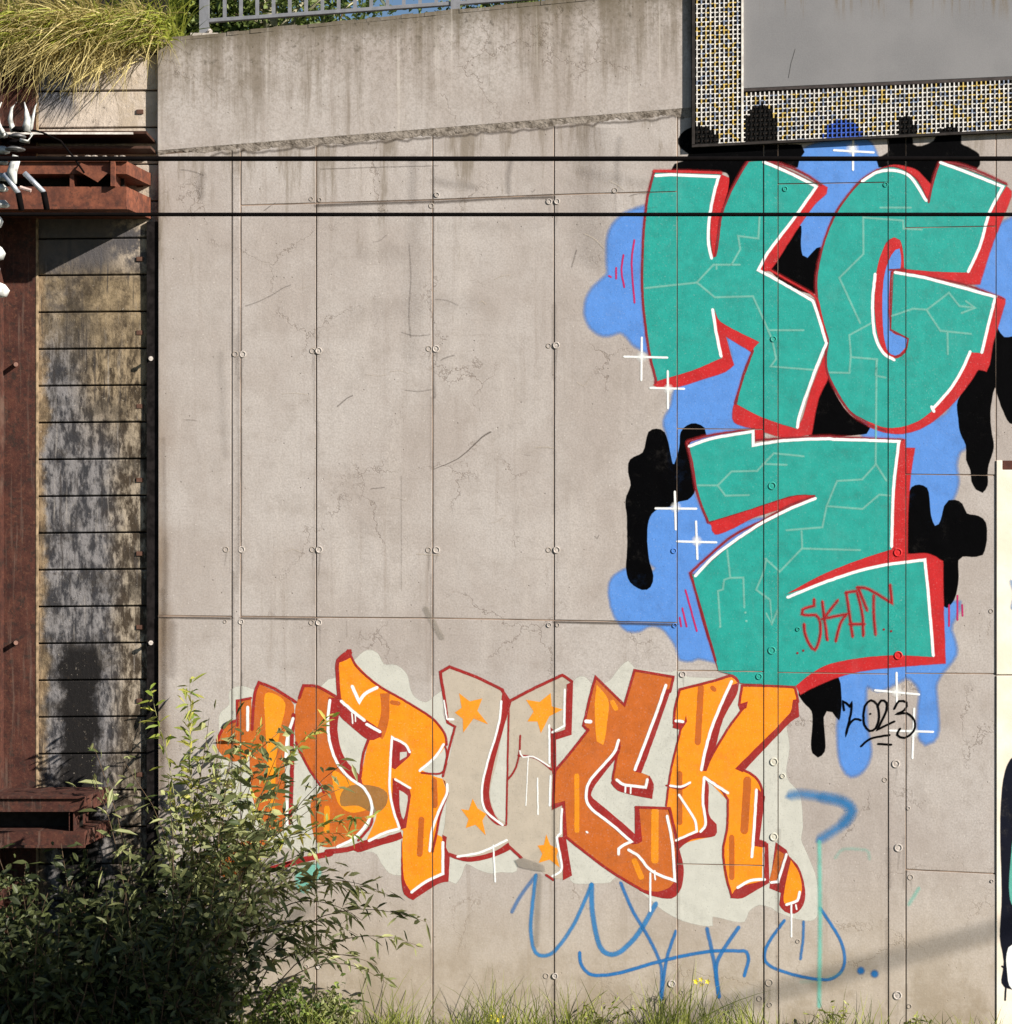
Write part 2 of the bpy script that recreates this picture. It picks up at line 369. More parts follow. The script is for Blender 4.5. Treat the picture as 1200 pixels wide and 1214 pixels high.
# ------------------------------------------------------------------ GRAFFITI: thin coats of paint lying on the panels
FR = dict(a=(690, 150), b=(900, 150), c=(720, 400), d=(900, 400), e=(720, 620), f=(900, 620), g=(240, 760), h=(380, 780), i=(640, 780), j=(760, 860), k=(580, 914), l=(900, 914))
def path(s):
    """'a 10,20 30,40* b ...' -> [(x, z, sharp)] in metres on the wall; the letters are survey grids 1 m = 600 units"""
    out = []; fr = (0, 0, 1)
    for tok in s.split():
        if tok.isalpha(): fr = (*FR[tok], 4.0) if tok in FR else (0, 0, 1.0); continue
        sh = tok.endswith('*'); q = tok.rstrip('*').split(',')
        px = fr[0] + float(q[0]) / fr[2]; py = fr[1] + float(q[1]) / fr[2]
        out.append((X(px), Z(py), sh))
    return out
def spline(pts, closed, smooth, step=.022):
    pts = [(p[0] + R.gauss(0, .0016), p[1] + R.gauss(0, .0016), p[2]) for p in pts]
    n = len(pts); res = []
    if not smooth: segs = None
    rng = n if closed else n - 1
    for i in range(rng):
        p1, p2 = pts[i], pts[(i + 1) % n]
        p0 = pts[i - 1] if (closed or i > 0) else p1
        p3 = pts[(i + 2) % n] if (closed or i + 2 < n) else p2
        d = math.hypot(p2[0] - p1[0], p2[1] - p1[1])
        if not smooth or (p1[2] and p2[2]): res.append((p1[0], p1[1])); continue
        k = max(1, min(12, int(d / step)))
        m1 = (0, 0) if p1[2] else ((p2[0] - p0[0]) / 2, (p2[1] - p0[1]) / 2)
        m2 = (0, 0) if p2[2] else ((p3[0] - p1[0]) / 2, (p3[1] - p1[1]) / 2)
        if p1[2]: m1 = ((p2[0] - p1[0]) * .8, (p2[1] - p1[1]) * .8)
        if p2[2]: m2 = ((p2[0] - p1[0]) * .8, (p2[1] - p1[1]) * .8)
        # limit tangents
        for m in (m1, m2): pass
        def lim(m):
            L = math.hypot(*m); return m if L < 1.1 * d + 1e-9 else (m[0] / L * 1.1 * d, m[1] / L * 1.1 * d)
        m1 = lim(m1); m2 = lim(m2)
        for q in range(k):
            t = q / k; h1 = 2 * t**3 - 3 * t**2 + 1; h2 = t**3 - 2 * t**2 + t; h3 = -2 * t**3 + 3 * t**2; h4 = t**3 - t**2
            res.append((h1 * p1[0] + h2 * m1[0] + h3 * p2[0] + h4 * m2[0], h1 * p1[1] + h2 * m1[1] + h3 * p2[1] + h4 * m2[1]))
    if not closed: res.append((pts[-1][0], pts[-1][1]))
    out = [res[0]]
    for p in res[1:]:
        if math.hypot(p[0] - out[-1][0], p[1] - out[-1][1]) > 1e-4: out.append((p[0] + R.gauss(0, .0007), p[1] + R.gauss(0, .0007)))
    return out
STEP = .0001
VJ = sorted({p[0] for p in PANELS} | {1181})
class Paint:
    def __init__(s): s.k = 0; s.bm = bmesh.new(); s.al = s.bm.verts.layers.float.new('a'); s.mats = []
    def mi(s, m):
        if m not in s.mats: s.mats.append(m)
        return s.mats.index(m)
    def quad(s, ps, m):
        vs = []
        for (x, y, z, a) in ps:
            v = s.bm.verts.new((x, y, z)); v[s.al] = a; vs.append(v)
        try:
            f = s.bm.faces.new(vs); f.material_index = m
        except ValueError: pass
    def ribbon(s, pts, m, w, soft, layer, amax=1.0, closed=False, inner=False, taper=None):
        m = s.mi(m); n = len(pts); s.k += 1; layer += .17 * s.k
        if n < 2: return
        rows = []
        w2 = w / 300.0; sf = soft / 300.0
        for i in range(n):
            p = Vector(pts[i]); a = Vector(pts[i - 1]) if (closed or i > 0) else None; b = Vector(pts[(i + 1) % n]) if (closed or i < n - 1) else None
            d1 = (p - a).normalized() if a is not None else None; d2 = (b - p).normalized() if b is not None else None
            if d1 is None: d1 = d2
            if d2 is None: d2 = d1
            t = (d1 + d2)
            if t.length < 1e-3: t = d1
            t.normalize(); nn = Vector((-t.y, t.x)); c = max(.55, nn.dot(Vector((-d2.y, d2.x))))
            k = 1.0 / c
            tw = 1.0
            if taper: tw = taper[0] + (taper[1] - taper[0]) * i / (n - 1)
            y = -(layer + .6 * i / n) * STEP
            rows.append((p, nn * k, y, tw, t))
        offs = [(-(w2 + sf), 0), (-(max(w2 - sf, w2 * .25)), 1), ((max(w2 - sf, w2 * .25)), 1), ((w2 + sf), 0)]
        def row(p, nn, y, tw, am): return [(p.x + nn.x * o * tw, y, p.y + nn.y * o * tw, al * am) for o, al in offs]
        rr = [row(p, nn, y, tw, amax) for (p, nn, y, tw, t) in rows]
        if not closed:
            p, nn, y, tw, t = rows[0]; rr.insert(0, row(p - t * w2 * .55, nn * .78, y, tw, amax)); rr.insert(0, row(p - t * (w2 + sf) * 1.0, nn * .25, y, tw, 0))
            p, nn, y, tw, t = rows[-1]; rr.append(row(p + t * w2 * .55, nn * .78, y, tw, amax)); rr.append(row(p + t * (w2 + sf) * 1.0, nn * .25, y, tw, 0))
        cnt = len(rr)
        for i in range(cnt if closed else cnt - 1):
            A, B = rr[i], rr[(i + 1) % cnt]
            for k in range(3): s.quad([A[k], B[k], B[k + 1], A[k + 1]], m)
    def stroke(s, st, m, w, soft=1.0, layer=5, amax=1.0, smooth=True, taper=None):
        for q in st.split('|'):
            sp_ = spline(path(q), False, smooth)
            if m in ('red', 'dred', 'brick'): s.ribbon(sp_, 'red' if m != 'brick' else 'brick', w * .9, 5.0 if m != 'brick' else 2.2, layer - 6, .38 * amax)
            s.ribbon(sp_, m, w, soft * (1.25 if m != 'brick' else 1), layer, amax, taper=taper)
    def fill(s, st, m, soft=1.2, layer=2, smooth=True, amax=1.0):
        pts = spline(path(st), True, smooth, .03); s.k += 1; layer += .3 * s.k
        mi = s.mi(m)
        ar = sum(pts[i - 1][0] * pts[i][1] - pts[i][0] * pts[i - 1][1] for i in range(len(pts)))
        if ar < 0: pts = pts[::-1]
        tris = tessellate_polygon([[Vector((p[0], p[1], 0)) for p in pts]])
        y = -layer * STEP
        vs = []
        for p in pts:
            v = s.bm.verts.new((p[0], y, p[1])); v[s.al] = amax; vs.append(v)
        for t in tris:
            try:
                f = s.bm.faces.new([vs[k] for k in t]); f.material_index = mi
            except ValueError: pass
        # soft rim just outside the fill
        n = len(pts); o2 = []
        for i in range(n):
            a, p, b = Vector(pts[i - 1]), Vector(pts[i]), Vector(pts[(i + 1) % n])
            d1 = (p - a).normalized(); d2 = (b - p).normalized(); t = d1 + d2
            if t.length < 1e-3: t = d1
            t.normalize(); nn = Vector((t.y, -t.x)); k = 1 / max(.5, nn.dot(Vector((d2.y, -d2.x))))
            o2.append(p + nn * k * soft / 150.0)
        for i in range(n):
            j = (i + 1) % n
            s.quad([(pts[i][0], y, pts[i][1], amax), (o2[i].x, y - .00002, o2[i].y, 0), (o2[j].x, y - .00002, o2[j].y, 0), (pts[j][0], y, pts[j][1], amax)], mi)
    def edge(s, st, m, w, soft, layer):
        s.ribbon(spline(path(st), True, True, .03), m, w, soft, layer, 1.0, closed=True)
    def disc(s, st, m, r, soft, layer, amax=1.0):
        mi = s.mi(m)
        for q in path(st):
            n = 20; y = -layer * STEP; r1 = max(r - soft, .1) / 150; r2 = (r + soft) / 150
            c = (q[0], y, q[1], amax)
            for i in range(n):
                a = 2 * math.pi * i / n; b = 2 * math.pi * (i + 1) / n
                A = (q[0] + r1 * math.cos(a), y, q[1] + r1 * math.sin(a), amax); B = (q[0] + r1 * math.cos(b), y, q[1] + r1 * math.sin(b), amax)
                C = (q[0] + r2 * math.cos(a), y, q[1] + r2 * math.sin(a), 0); D = (q[0] + r2 * math.cos(b), y, q[1] + r2 * math.sin(b), 0)
                s.quad([c, A, B], mi); s.quad([A, C, D, B], mi)
    def done(s, name, parent, label=None, cat=None, group=None, cut=True):
        bm = s.bm
        if cut:
            xs = [v.co.x for v in bm.verts]; zs = [v.co.z for v in bm.verts]; lo, hi = min(xs), max(xs); zl, zh = min(zs), max(zs)
            for j in VJ:
                for sg in (-1, 1):
                    xx = X(j) + sg * G
                    if lo < xx < hi:
                        bmesh.ops.bisect_plane(bm, geom=bm.verts[:] + bm.edges[:] + bm.faces[:], plane_co=(xx, 0, 0), plane_no=(1, 0, 0), dist=1e-6)
            dele = []
            for (x0, x1, a, b, c, d, off) in PANELS:      # horizontal joints below each panel
                if X(x1) < lo or X(x0) > hi or not (zl < Z(c) < zh): continue
                slope = (Z(d) - Z(c)) / (X(x1) - X(x0)); no = Vector((-slope, 0, 1)).normalized()
                for sg in (-1, 1):
                    fs = [f for f in bm.faces if X(x0) < f.calc_center_median().x < X(x1)]
                    ge = set(fs)
                    for f in fs: ge.update(f.edges); ge.update(f.verts)
                    if fs: bmesh.ops.bisect_plane(bm, geom=list(ge), plane_co=(X(x0), 0, Z(c) + sg * G), plane_no=no, dist=1e-6)
            mv = {}
            for f in bm.faces:
                q = f.calc_center_median(); inside = False
                for (x0, x1, a, b, c, d, off) in PANELS:
                    if X(x0) + G - 1e-5 <= q.x <= X(x1) - G + 1e-5:
                        t = (q.x - X(x0)) / (X(x1) - X(x0)); zt = Z(a + (b - a) * t) - G; zb = Z(c + (d - c) * t) + G
                        if zb <= q.z <= zt:
                            inside = True
                            for v in f.verts: mv[v] = off
                            break
                if not inside and q.z < Z(ledge_py(600) - 40) + 5: dele.append(f)
            for v, o_ in mv.items(): v.co.y += o_
            bmesh.ops.delete(bm, geom=dele, context='FACES')
        me = bpy.data.meshes.new(name); off = root_loc(parent)
        for v in bm.verts: v.co -= off
        bm.to_mesh(me); bm.free()
        for m in s.mats: me.materials.append(M[m])
        o = bpy.data.objects.new(name, me); COL.objects.link(o)
        if parent: o.parent = parent
        tag(o, label, cat, group); return o

# ---- the big teal piece
kgz = thing('graffiti_mural', 'large teal letters K, G and Z outlined in red on blue cloud shapes', 'graffiti', (0, 0, 0))
CK = [0]
def cloud(q, m, sf, layer):
    p = Paint(); CK[0] += 1; p.fill(q, m, sf, layer + CK[0] * .3); p.done('cloud', kgz)
cloud('a 320,400 240,405 190,435 150,480 130,540 125,640 130,700 90,740 45,790 25,860 35,930 80,975 130,980 180,965 220,990 260,1035 330,1050', 'blue', 6.0, 1)
cloud('c 350,215 310,330 275,400 290,470 300,560 300,700 230,820 190,900 190,960 205,1060 238,1090 225,1115 160,1125 e 95,225 30,270 15,330 30,410 60,470 100,503 150,503 200,480 260,490 300,530 335,590 352,640 400,645 430,632 515,655* 405,250 c 400,1120 560,1000 740,870 480,880 380,520 700,440 610,400 600,320 690,70 580,0 590,130', 'blue', 5.0, 1)
cloud('b 180,170 215,115 260,90 330,72 430,58 500,66 540,100 560,150 570,190 480,250 400,340 350,420 300,570 270,590 250,620 225,630 200,600 195,540 185,480 240,390 310,320 300,270 185,200', 'blue', 4.0, 2)
cloud('b 1240,455 1150,470 1110,560 1040,750 1140,800 1160,830 1130,950 1160,992 1240,1000', 'blue', 6.0, 1)
cloud('d 500,410 700,440 880,380 945,300 950,430 985,505 945,535 925,600 935,690 910,760 880,800 850,890 830,900 700,900 680,500 520,480', 'blue', 6.0, 1)
cloud('f 375,735 600,660 850,650 878,400 940,385 930,430 905,480 900,510 920,560 925,620 880,680 850,720 830,770 836,850 840,980 820,1025 790,1038 765,1000 765,900 770,800 740,745 700,725 600,775 560,785 512,765 495,800 500,950 520,1080 500,1150 460,1190 420,1180 392,1120 382,1000 388,850', 'blue', 6.0, 1)
cloud('b 610,1060 590,960 587,800 600,690 630,610 665,580 668,675 622,685 620,965 700,1008 685,1060 645,1085', 'blue', .8, 8)
p = Paint()
B_ = [('a 540,8 490,20 460,60 470,100 510,128 500,158 440,178 425,208 560,215 690,220 690,300 660,400 780,170 900,165 1000,195 1020,190 1030,150 1052,120 1040,90 990,86 900,88 700,92 545,95', 1.2),
      ('b 188,470 195,560 205,612 230,627 250,602 290,575 275,790 60,680', 1.0),
      ('b 560,160 590,140 620,112 610,60 640,42 720,40 728,85 770,97 800,85 830,70 850,40 950,30 955,85 990,100 1040,130 1045,160 1030,195 860,172 840,200 820,280 740,205 680,190 570,190', 1.6),
      ('d 320,160 260,360 240,465 510,455 525,430 430,365 370,285 335,200', 1.0),
      ('c 235,435 270,450 290,500 310,600 320,603 345,520 350,450 380,420 420,408 460,430 468,462 390,500 405,600 418,690 410,740 380,770 340,775 300,800 240,812 200,850 187,930 195,1050 215,1130 205,1180 165,1195 110,1160 90,1100 97,1000 95,850 90,770 112,700 100,640 110,580 170,550 182,500 197,450', .9),
      ('d 760,700 795,715 805,760 815,850 835,897 852,888 868,850 880,800 900,775 930,770 960,790 985,835 1040,850 1075,880 1078,960 1060,1030 1030,1040 965,1037 945,1055 945,1150 932,1220 f 915,375 890,402 868,390 d 860,1060 700,1035 705,850 710,740 725,710', 1.0),
      ('b 1120,955 1160,1000 1245,1005 d 1245,405 1190,405 1160,350 1140,300 1120,235 1108,260 1095,350 1100,440 1110,520 1085,620 1082,700 1060,735 1030,720 1010,680 1005,630 985,580 982,510 955,450 945,380 945,300 1040,150 1080,150', 1.0),
      ('f 190,800 250,770 375,735 385,760 390,850 378,935 350,895 320,890 305,920 312,1040 310,1085 280,1110 255,1090 248,1050 255,950 250,890 215,850', .9)]
for k, (q, sf) in enumerate(B_):
    p = Paint(); p.fill(q, 'black', sf, 5 + k * .2); p.done('shadow_blob', kgz)
MC = [0]
def multi(parent, st, m, w, soft, layer, amax=1.0, smooth=True):
    for q in st.split('|'):
        MC[0] += 1; p = Paint(); p.stroke(q, m, w, soft, layer + (MC[0] % 9) * .4, amax, smooth); p.done('highlight' if m == 'white' else 'circuit_line', parent)
# letter K
k_ = Paint()
TW = 'a 308,188*'
k_.edge('a 342,222* 650,232* 622,330 606,450 606,540 618,628* 636,620* 660,430 700,330 740,255 790,168* 860,162* 980,212 1118,280* 1010,435 880,600 836,680* 960,750 1098,825* 1125,905 1158,1018* c 980,170 912,370 900,430* 740,378 618,315* 650,170 700,50* a 845,1022* 660,925 628,855* 636,960 662,1095* c 400,155 235,205* a 325,1080 300,900 290,760 290,600 298,460 315,330', 'dred', 3.0, 1.6, 7.2); k_.fill('a 342,222* 650,232* 622,330 606,450 606,540 618,628* 636,620* 660,430 700,330 740,255 790,168* 860,162* 980,212 1118,280* 1010,435 880,600 836,680* 960,750 1098,825* 1125,905 1158,1018* c 980,170 912,370 900,430* 740,378 618,315* 650,170 700,50* a 845,1022* 660,925 628,855* 636,960 662,1095* c 400,155 235,205* a 325,1080 300,900 290,760 290,600 298,460 315,330', 'teal', 1.0, 9)
K = k_.done('letter', kgz, 'teal letter K')
p = Paint()
p.fill('a 640,225 698,245* 692,300 668,390 650,500 632,622* 612,610 600,500 608,380 628,290', 'red', .7, 7)
p.fill('a 1115,268* 1162,290 1155,318 1100,370 1020,480 920,640 888,684* 838,682* 870,630 1000,440', 'red', 1.6, 7)
p.fill('a 612,870 620,850 640,858 650,912 740,958 848,1022* 808,1072* 760,1040 680,990* 700,1080 717,1128* c 560,160 440,200 340,230 260,242 222,225* 300,160 500,90 a 630,1000', 'red', 1.6, 7)
p.fill('c 604,318* 650,328 740,373 900,425 970,250 1030,90* 1048,180 1000,290 965,458* 840,472 700,430 606,400 602,330', 'red', 1.8, 7)
p.stroke('a 342,215 315,330 296,460 288,600 286,760 298,900 322,1080 350,1200 c 230,215', 'dred', 2.6, .8, 12)
p.stroke('a 342,212 480,212 660,220', 'red', 3.0, .8, 12)
p.stroke('a 790,160 740,240 695,330 662,425 645,550 633,615', 'dred', 2.2, .8, 13)
p.stroke('a 870,160 980,190 1060,228 1135,275', 'dred', 2.2, .8, 12)
p.stroke('a 890,680 1000,742 1108,808 1130,880 1162,1010', 'red', 2.2, .8, 12)
p.stroke('c 690,65 650,170 608,312', 'dred', 2.4, .8, 12)
p.done('outline', K)
p = Paint()
multi(K, 'a 350,234* 420,228* 648,238* 622,330 603,450 603,560 616,625', 'white', 3.3, 1.0, 20)
multi(K, 'a 862,168* 980,217 1112,285* 1010,430 880,600 836,680* 960,750 1096,826* 1122,900 1155,1018', 'white', 3.3, 1.0, 21)
multi(K, 'c 1038,25 980,170 912,370 902,425', 'white', 3.3, 1.0, 22)
multi(K, 'a 620,868 635,970 660,1088', 'white', 3.3, 1.0, 20)
p = Paint()
multi(K, 'a 300,765 545,740 625,655 750,655|a 710,655 750,580 740,520 835,530 840,430|a 545,740 630,810 810,805 850,890 900,1010 920,1100 895,1140 1100,1155|a 890,965 1050,965|a 640,655 640,675', 'lteal', 2.3, .9, 16, .85, smooth=False)
# letter G
g_ = Paint()
g_.edge('b 570,208 640,196 700,218 750,262 802,362* 822,300 860,168* 1000,212 1168,280* 1090,420 1040,570 992,690* 850,686 688,675* 688,590 670,535 640,522 600,550 570,620 553,700 545,850 560,990 590,1070 640,1102 690,1078 714,1005* 630,958* 640,695* 850,740 1122,808* 1090,920 1060,1073* 1000,1068* d 960,160 900,260 800,365 710,412 610,427 520,397 430,342 360,245 325,140 335,20 b 330,1010 290,850 280,720 305,580 350,440 410,350 490,262', 'dred', 3.0, 1.6, 7.2); g_.fill('b 570,208 640,196 700,218 750,262 802,362* 822,300 860,168* 1000,212 1168,280* 1090,420 1040,570 992,690* 850,686 688,675* 688,590 670,535 640,522 600,550 570,620 553,700 545,850 560,990 590,1070 640,1102 690,1078 714,1005* 630,958* 640,695* 850,740 1122,808* 1090,920 1060,1073* 1000,1068* d 960,160 900,260 800,365 710,412 610,427 520,397 430,342 360,245 325,140 335,20 b 330,1010 290,850 280,720 305,580 350,440 410,350 490,262', 'teal', 1.0, 9)
GG = g_.done('letter', kgz, 'teal letter G')
p = Paint()
p.fill('b 560,208* 640,186 740,206 785,245 812,278* 806,368* 780,330 730,262 680,228 600,214', 'red', 1.6, 7)
p.fill('b 556,700 580,590 612,545 645,524 675,545 690,600 690,680 640,700 628,705 628,955* 714,1004* 692,1074 640,1102 590,1072 562,995 548,850', 'red', .6, 7.5)
p.fill('b 1160,280* 1194,310 1185,350 1150,440 1100,570 1045,745* 980,745 850,724 690,692 688,672* 850,684 992,688* 1060,540 1100,400', 'red', 2.2, 7)
p.fill('b 1120,800* 1166,820 1158,860 1130,950 d 1110,20 1090,130 1076,158 1040,150 1000,212 900,332 800,412 700,452 610,452 520,418 515,395 610,423 710,408 800,362 900,258 960,156 998,68* 1056,72* b 1100,900', 'red', 1.6, 7)
p.stroke('b 562,206 480,260 392,370 332,480 295,600 272,720 276,830 300,920 326,1015 d 318,60 322,150 352,225 430,352 520,412 600,442', 'dred', 2.2, .7, 12)
p.stroke('b 805,360 830,240 858,168* 960,182 1080,228 1176,274', 'dred', 2.2, .7, 12)
p.stroke('b 640,686 850,722 1000,757 1160,818', 'dred', 1.6, .6, 12)
p.stroke('b 628,690 622,965* 708,1005* 690,1068 645,1092', 'dred', 1.8, .6, 12)
p.stroke('b 618,682 690,676', 'dred', 2, .6, 13)
p.done('outline', GG)
p = Paint()
multi(GG, 'b 490,262 560,216 640,210 710,235 760,300 790,352|b 862,170* 980,216 1155,285* 1090,420 1050,560 990,688|b 550,702 538,850 550,990 590,1075 640,1106|b 645,692 800,720 1120,810* 1090,930 1055,1072|d 1000,70 960,160 900,252 822,338|d 818,330 830,352', 'white', 3.3, 1.0, 20)
p = Paint()
multi(GG, 'b 335,1165 430,1170 435,1090 560,1105 555,1180|d 555,110 555,600|d 560,185 600,190|b 435,1090 430,990 530,935|b 495,430 495,605 380,715 480,930|b 575,385 720,385|b 495,430 680,445 685,485 770,490|b 630,900 730,865 795,870 900,790 950,850 1020,860|b 980,830 1025,860 960,885|b 795,870 860,970 1005,985|b 895,980 895,1080', 'lteal', 2.3, .9, 16, .8, smooth=False)
# letter Z
z_ = Paint()
z_.edge('c 392,515* 500,477 690,446* 694,512* 850,490 1060,480 d 350,482 662,490* 650,650 630,850 628,1002* 450,1062 280,1132 f 112,345* 300,290 450,235 600,195 790,178* 805,380 828,634* 640,624 480,637 330,670 240,717 178,768* 150,775 0,772 e 740,762 630,757 600,722 530,702* 515,640 450,430 407,245* c 420,1132 560,1010 740,888 985,765* 990,745* 880,748 620,830 478,872* 430,740 400,600', 'dred', 3.0, 1.6, 7.2); z_.fill('c 392,515* 500,477 690,446* 694,512* 850,490 1060,480 d 350,482 662,490* 650,650 630,850 628,1002* 450,1062 280,1132 f 112,345* 300,290 450,235 600,195 790,178* 805,380 828,634* 640,624 480,637 330,670 240,717 178,768* 150,775 0,772 e 740,762 630,757 600,722 530,702* 515,640 450,430 407,245* c 420,1132 560,1010 740,888 985,765* 990,745* 880,748 620,830 478,872* 430,740 400,600', 'teal', 1.0, 9)
ZZ = z_.done('letter', kgz, 'teal letter Z with a small red tag on its foot')
p = Paint()
p.fill('c 478,868* 620,822 760,773 880,743 992,743* 985,762 900,790 700,850 600,900 512,932 495,892', 'red', 1.6, 7)
p.fill('d 660,482* 690,487* 690,525* 737,530* 725,610 712,720 705,860 703,1034* 640,1034 628,1002* 632,850 650,650', 'red', 1.6, 7)
p.fill('f 112,335* 250,245 400,180 560,130 632,120* 700,152 800,148 868,182* 873,390 883,662* 650,682 480,702 370,730 250,780 198,810* 173,765* 240,713 330,666 480,633 640,620 828,632* 802,340 790,178* 600,193 450,233 300,288 120,352', 'red', 1.6, 7)
p.stroke('c 380,495 500,463 694,436* 700,488* 850,478 1060,470 d 350,470 680,486', 'dred', 2.2, .7, 12)
p.fill('c 700,440* 742,440* 740,482* 702,486*', 'red', .6, 8)
p.stroke('c 378,500 402,600 430,740 480,878', 'dred', 2.5, .8, 12)
p.stroke('c 985,755 860,800 740,868 600,938 480,1038 395,1118* e 450,430 515,652', 'dred', 2.3, .7, 12)
p.done('outline', ZZ)
p = Paint()
multi(ZZ, 'c 390,515 500,477 690,446* 693,512* 850,490 1060,480 d 350,482 500,487 664,492* 640,700 628,992|c 988,764 850,820 700,900 520,1030 418,1130|f 135,352 300,286 460,234 600,199 786,176* 802,330 825,628', 'white', 3.3, 1.0, 20)
p = Paint()
multi(ZZ, 'd 555,600 490,675 370,680 320,800 300,900 130,915|d 555,600 605,680|c 430,702 525,702 590,635 710,635 790,550 930,565|c 525,702 560,750 670,748|c 740,600 850,605|d 320,800 490,815 570,745 620,750|d 200,920 205,1000 480,1010|d 205,1000 100,1110 30,1050|e 570,130 585,260 645,260 650,400|e 585,260 555,270 550,315 525,320 535,490|e 755,170 740,240 705,315 770,365 780,480 e 755,430|e 780,480 805,420', 'lteal', 2.3, .9, 16, .8, smooth=False)
p.disc('e 535,492 655,425 660,465', 'lteal', 1.3, .6, 17); p.done('circuit_line', ZZ)
for q in 'a 250,540 236,640 250,835|a 197,610 187,680 200,760|a 162,670 162,722|a 130,710 138,712|e 372,320 425,512|e 358,405 378,488|e 345,450 350,490|f 900,390 900,488|f 942,345 942,460|f 965,390 965,440'.split('|'):
    p = Paint(); p.stroke(q, 'magenta', 2.1, .8, 12); p.done('motion_dash', kgz)
SPK = [('c 163,0 163,205', 'c 80,92 285,97', 'c 163,92', 7), ('c 288,160 288,335', 'c 205,240 365,243', 'c 290,245', 6.5), ('c 322,732 325,910', 'c 228,812 420,812', 'c 325,805', 7),
       ('c 420,872 428,1050', 'c 330,968 518,970', 'c 425,965', 7), ('b 445,65 445,205', 'b 355,112 545,122', 'b 442,105', 8), ('f 650,712 652,850', 'f 550,795 758,812', 'f 652,800', 7), ('f 735,880 728,1115', 'f 620,985 825,990', 'f 733,995', 7)]
for v, h, c, r in SPK:
    p = Paint(); p.stroke(v + '|' + h, 'white', 2.4, .8, 24, .95, smooth=False); p.disc(c, 'white', r * .5, r * .55, 26, .9); p.done('sparkle', kgz)

def tagthing(name, label, px, py, parts):
    o = thing(name, label, 'graffiti tag', P(px, py, 0))
    for nm, items in parts:
        p = Paint()
        for (q, m, w, soft, layer, am) in items:
            if w < 0: p.disc(q, m, -w, soft, layer)
            else: p.stroke(q, m, w, soft, layer, am)
        p.done(nm, o)
    return o
def lt(q): return ('letter', [(q, 'red', 2.1, .6, 28, 1), (q, 'dred', .8, .5, 31, .8)])
tagthing('graffiti_tag', 'small thin red tag SKAT sprayed on the foot of the teal letter Z', 1003, 760, [
    lt('f 262,362 262,393* 208,410 204,432 235,438 270,436 290,470 288,540 265,600 238,575 218,525 212,480'), lt('f 300,372 308,440 322,555|f 372,368 310,448|f 300,455 415,432* 385,480 365,560'),
    lt('f 412,330 430,440 445,540|f 412,330 465,322* 490,430 495,535|f 430,480 500,480'), lt('f 465,306* 515,312 630,378* 622,292|f 470,308 515,415|f 545,345 545,440 553,530')] +
    [('dot', [('f ' + c, 'dred', -1.3, .5, 28, 1)]) for c in ('182,617', '210,605', '592,505', '626,513')])
def dg(q, n='digit'): return (n, [(q, 'black', 2.5, .6, 30, 1)])
tagthing('graffiti_date', 'small black handwritten 2023 underlined twice below the teal letter Z', 1042, 875, [
    dg('f 403,888 402,848 430,868* 440,850 436,900 412,1008* 425,960 455,930 482,935'), ('digit', [('f 495,920 502,868 530,840 560,862 570,920 555,972 525,985 500,955 495,920', 'black', 2.5, .6, 30, 1), ('f 528,905', 'black', -1.2, .5, 30, 1)]),
    dg('f 562,872 580,842 605,850 602,890 560,982* 600,960 642,940'), dg('f 642,882 665,845 700,852 690,886 652,905 702,902 737,935 733,985 690,1020 655,1003 668,975'), dg('f 485,1060 530,1022 620,1005', 'underline'), dg('f 565,1045 625,1050', 'underline')])

# ---- the orange piece
dr = thing('graffiti_mural', 'orange and beige graffiti word DRUCK outlined in brick red beside the shrub', 'graffiti', (0, 0, 0))
p = Paint()
p.fill('g 80,380 90,340 130,300 130,240 180,215 240,230 300,260 460,300 560,220 600,180 640,175 720,90 780,45 830,60 860,110 920,115 970,160 985,230 1010,270 1060,290 1110,255 1150,240 h 600,300 900,330 i 100,300 160,110 210,90 260,130 330,110 370,60 420,15 450,50 620,70 660,60 700,90 930,100 960,110 1180,130 j 690,0 700,100 690,240 750,330 765,480 760,540 800,640 835,750 830,908 740,915 640,880 620,862 560,850 510,880 490,930 430,925 340,905 338,950 270,945 200,925 130,890 60,840 k 780,620 700,560 600,500 575,525 520,530 400,532 380,480 h 1190,980 940,945 930,1010 860,1015 800,1020 740,1000 690,975 670,1030 640,1068 600,1050 380,1030 330,1020 290,970 250,920 g 500,1000 200,900 100,700', 'cream', 1.2, 1)
p.done('underlay', dr, 'pale cream patch rolled behind the letters')
def letter(lab, fills, outs, whites, extra=()):
    a = Paint()
    for q, m in fills: a.fill(q, m, .6, 9)
    for q, m, w in extra:
        if w: a.stroke(q, m, w, .8, 12, .9)
        else: a.fill(q, m, .7, 11 if m != 'cream' else 20)
    L = a.done('letter', dr, lab)
    b = Paint()
    for q, w in outs:
        if w: b.stroke(q, 'brick', w, .6, 17)
        else: b.fill(q, 'brick', .5, 15)
    b.done('outline', L)
    for i, (q, w) in enumerate(whites):
        c = Paint(); c.stroke(q, 'white', w * 1.06, .8, 24 + i * .4, .96); c.done('highlight', L)
    return L
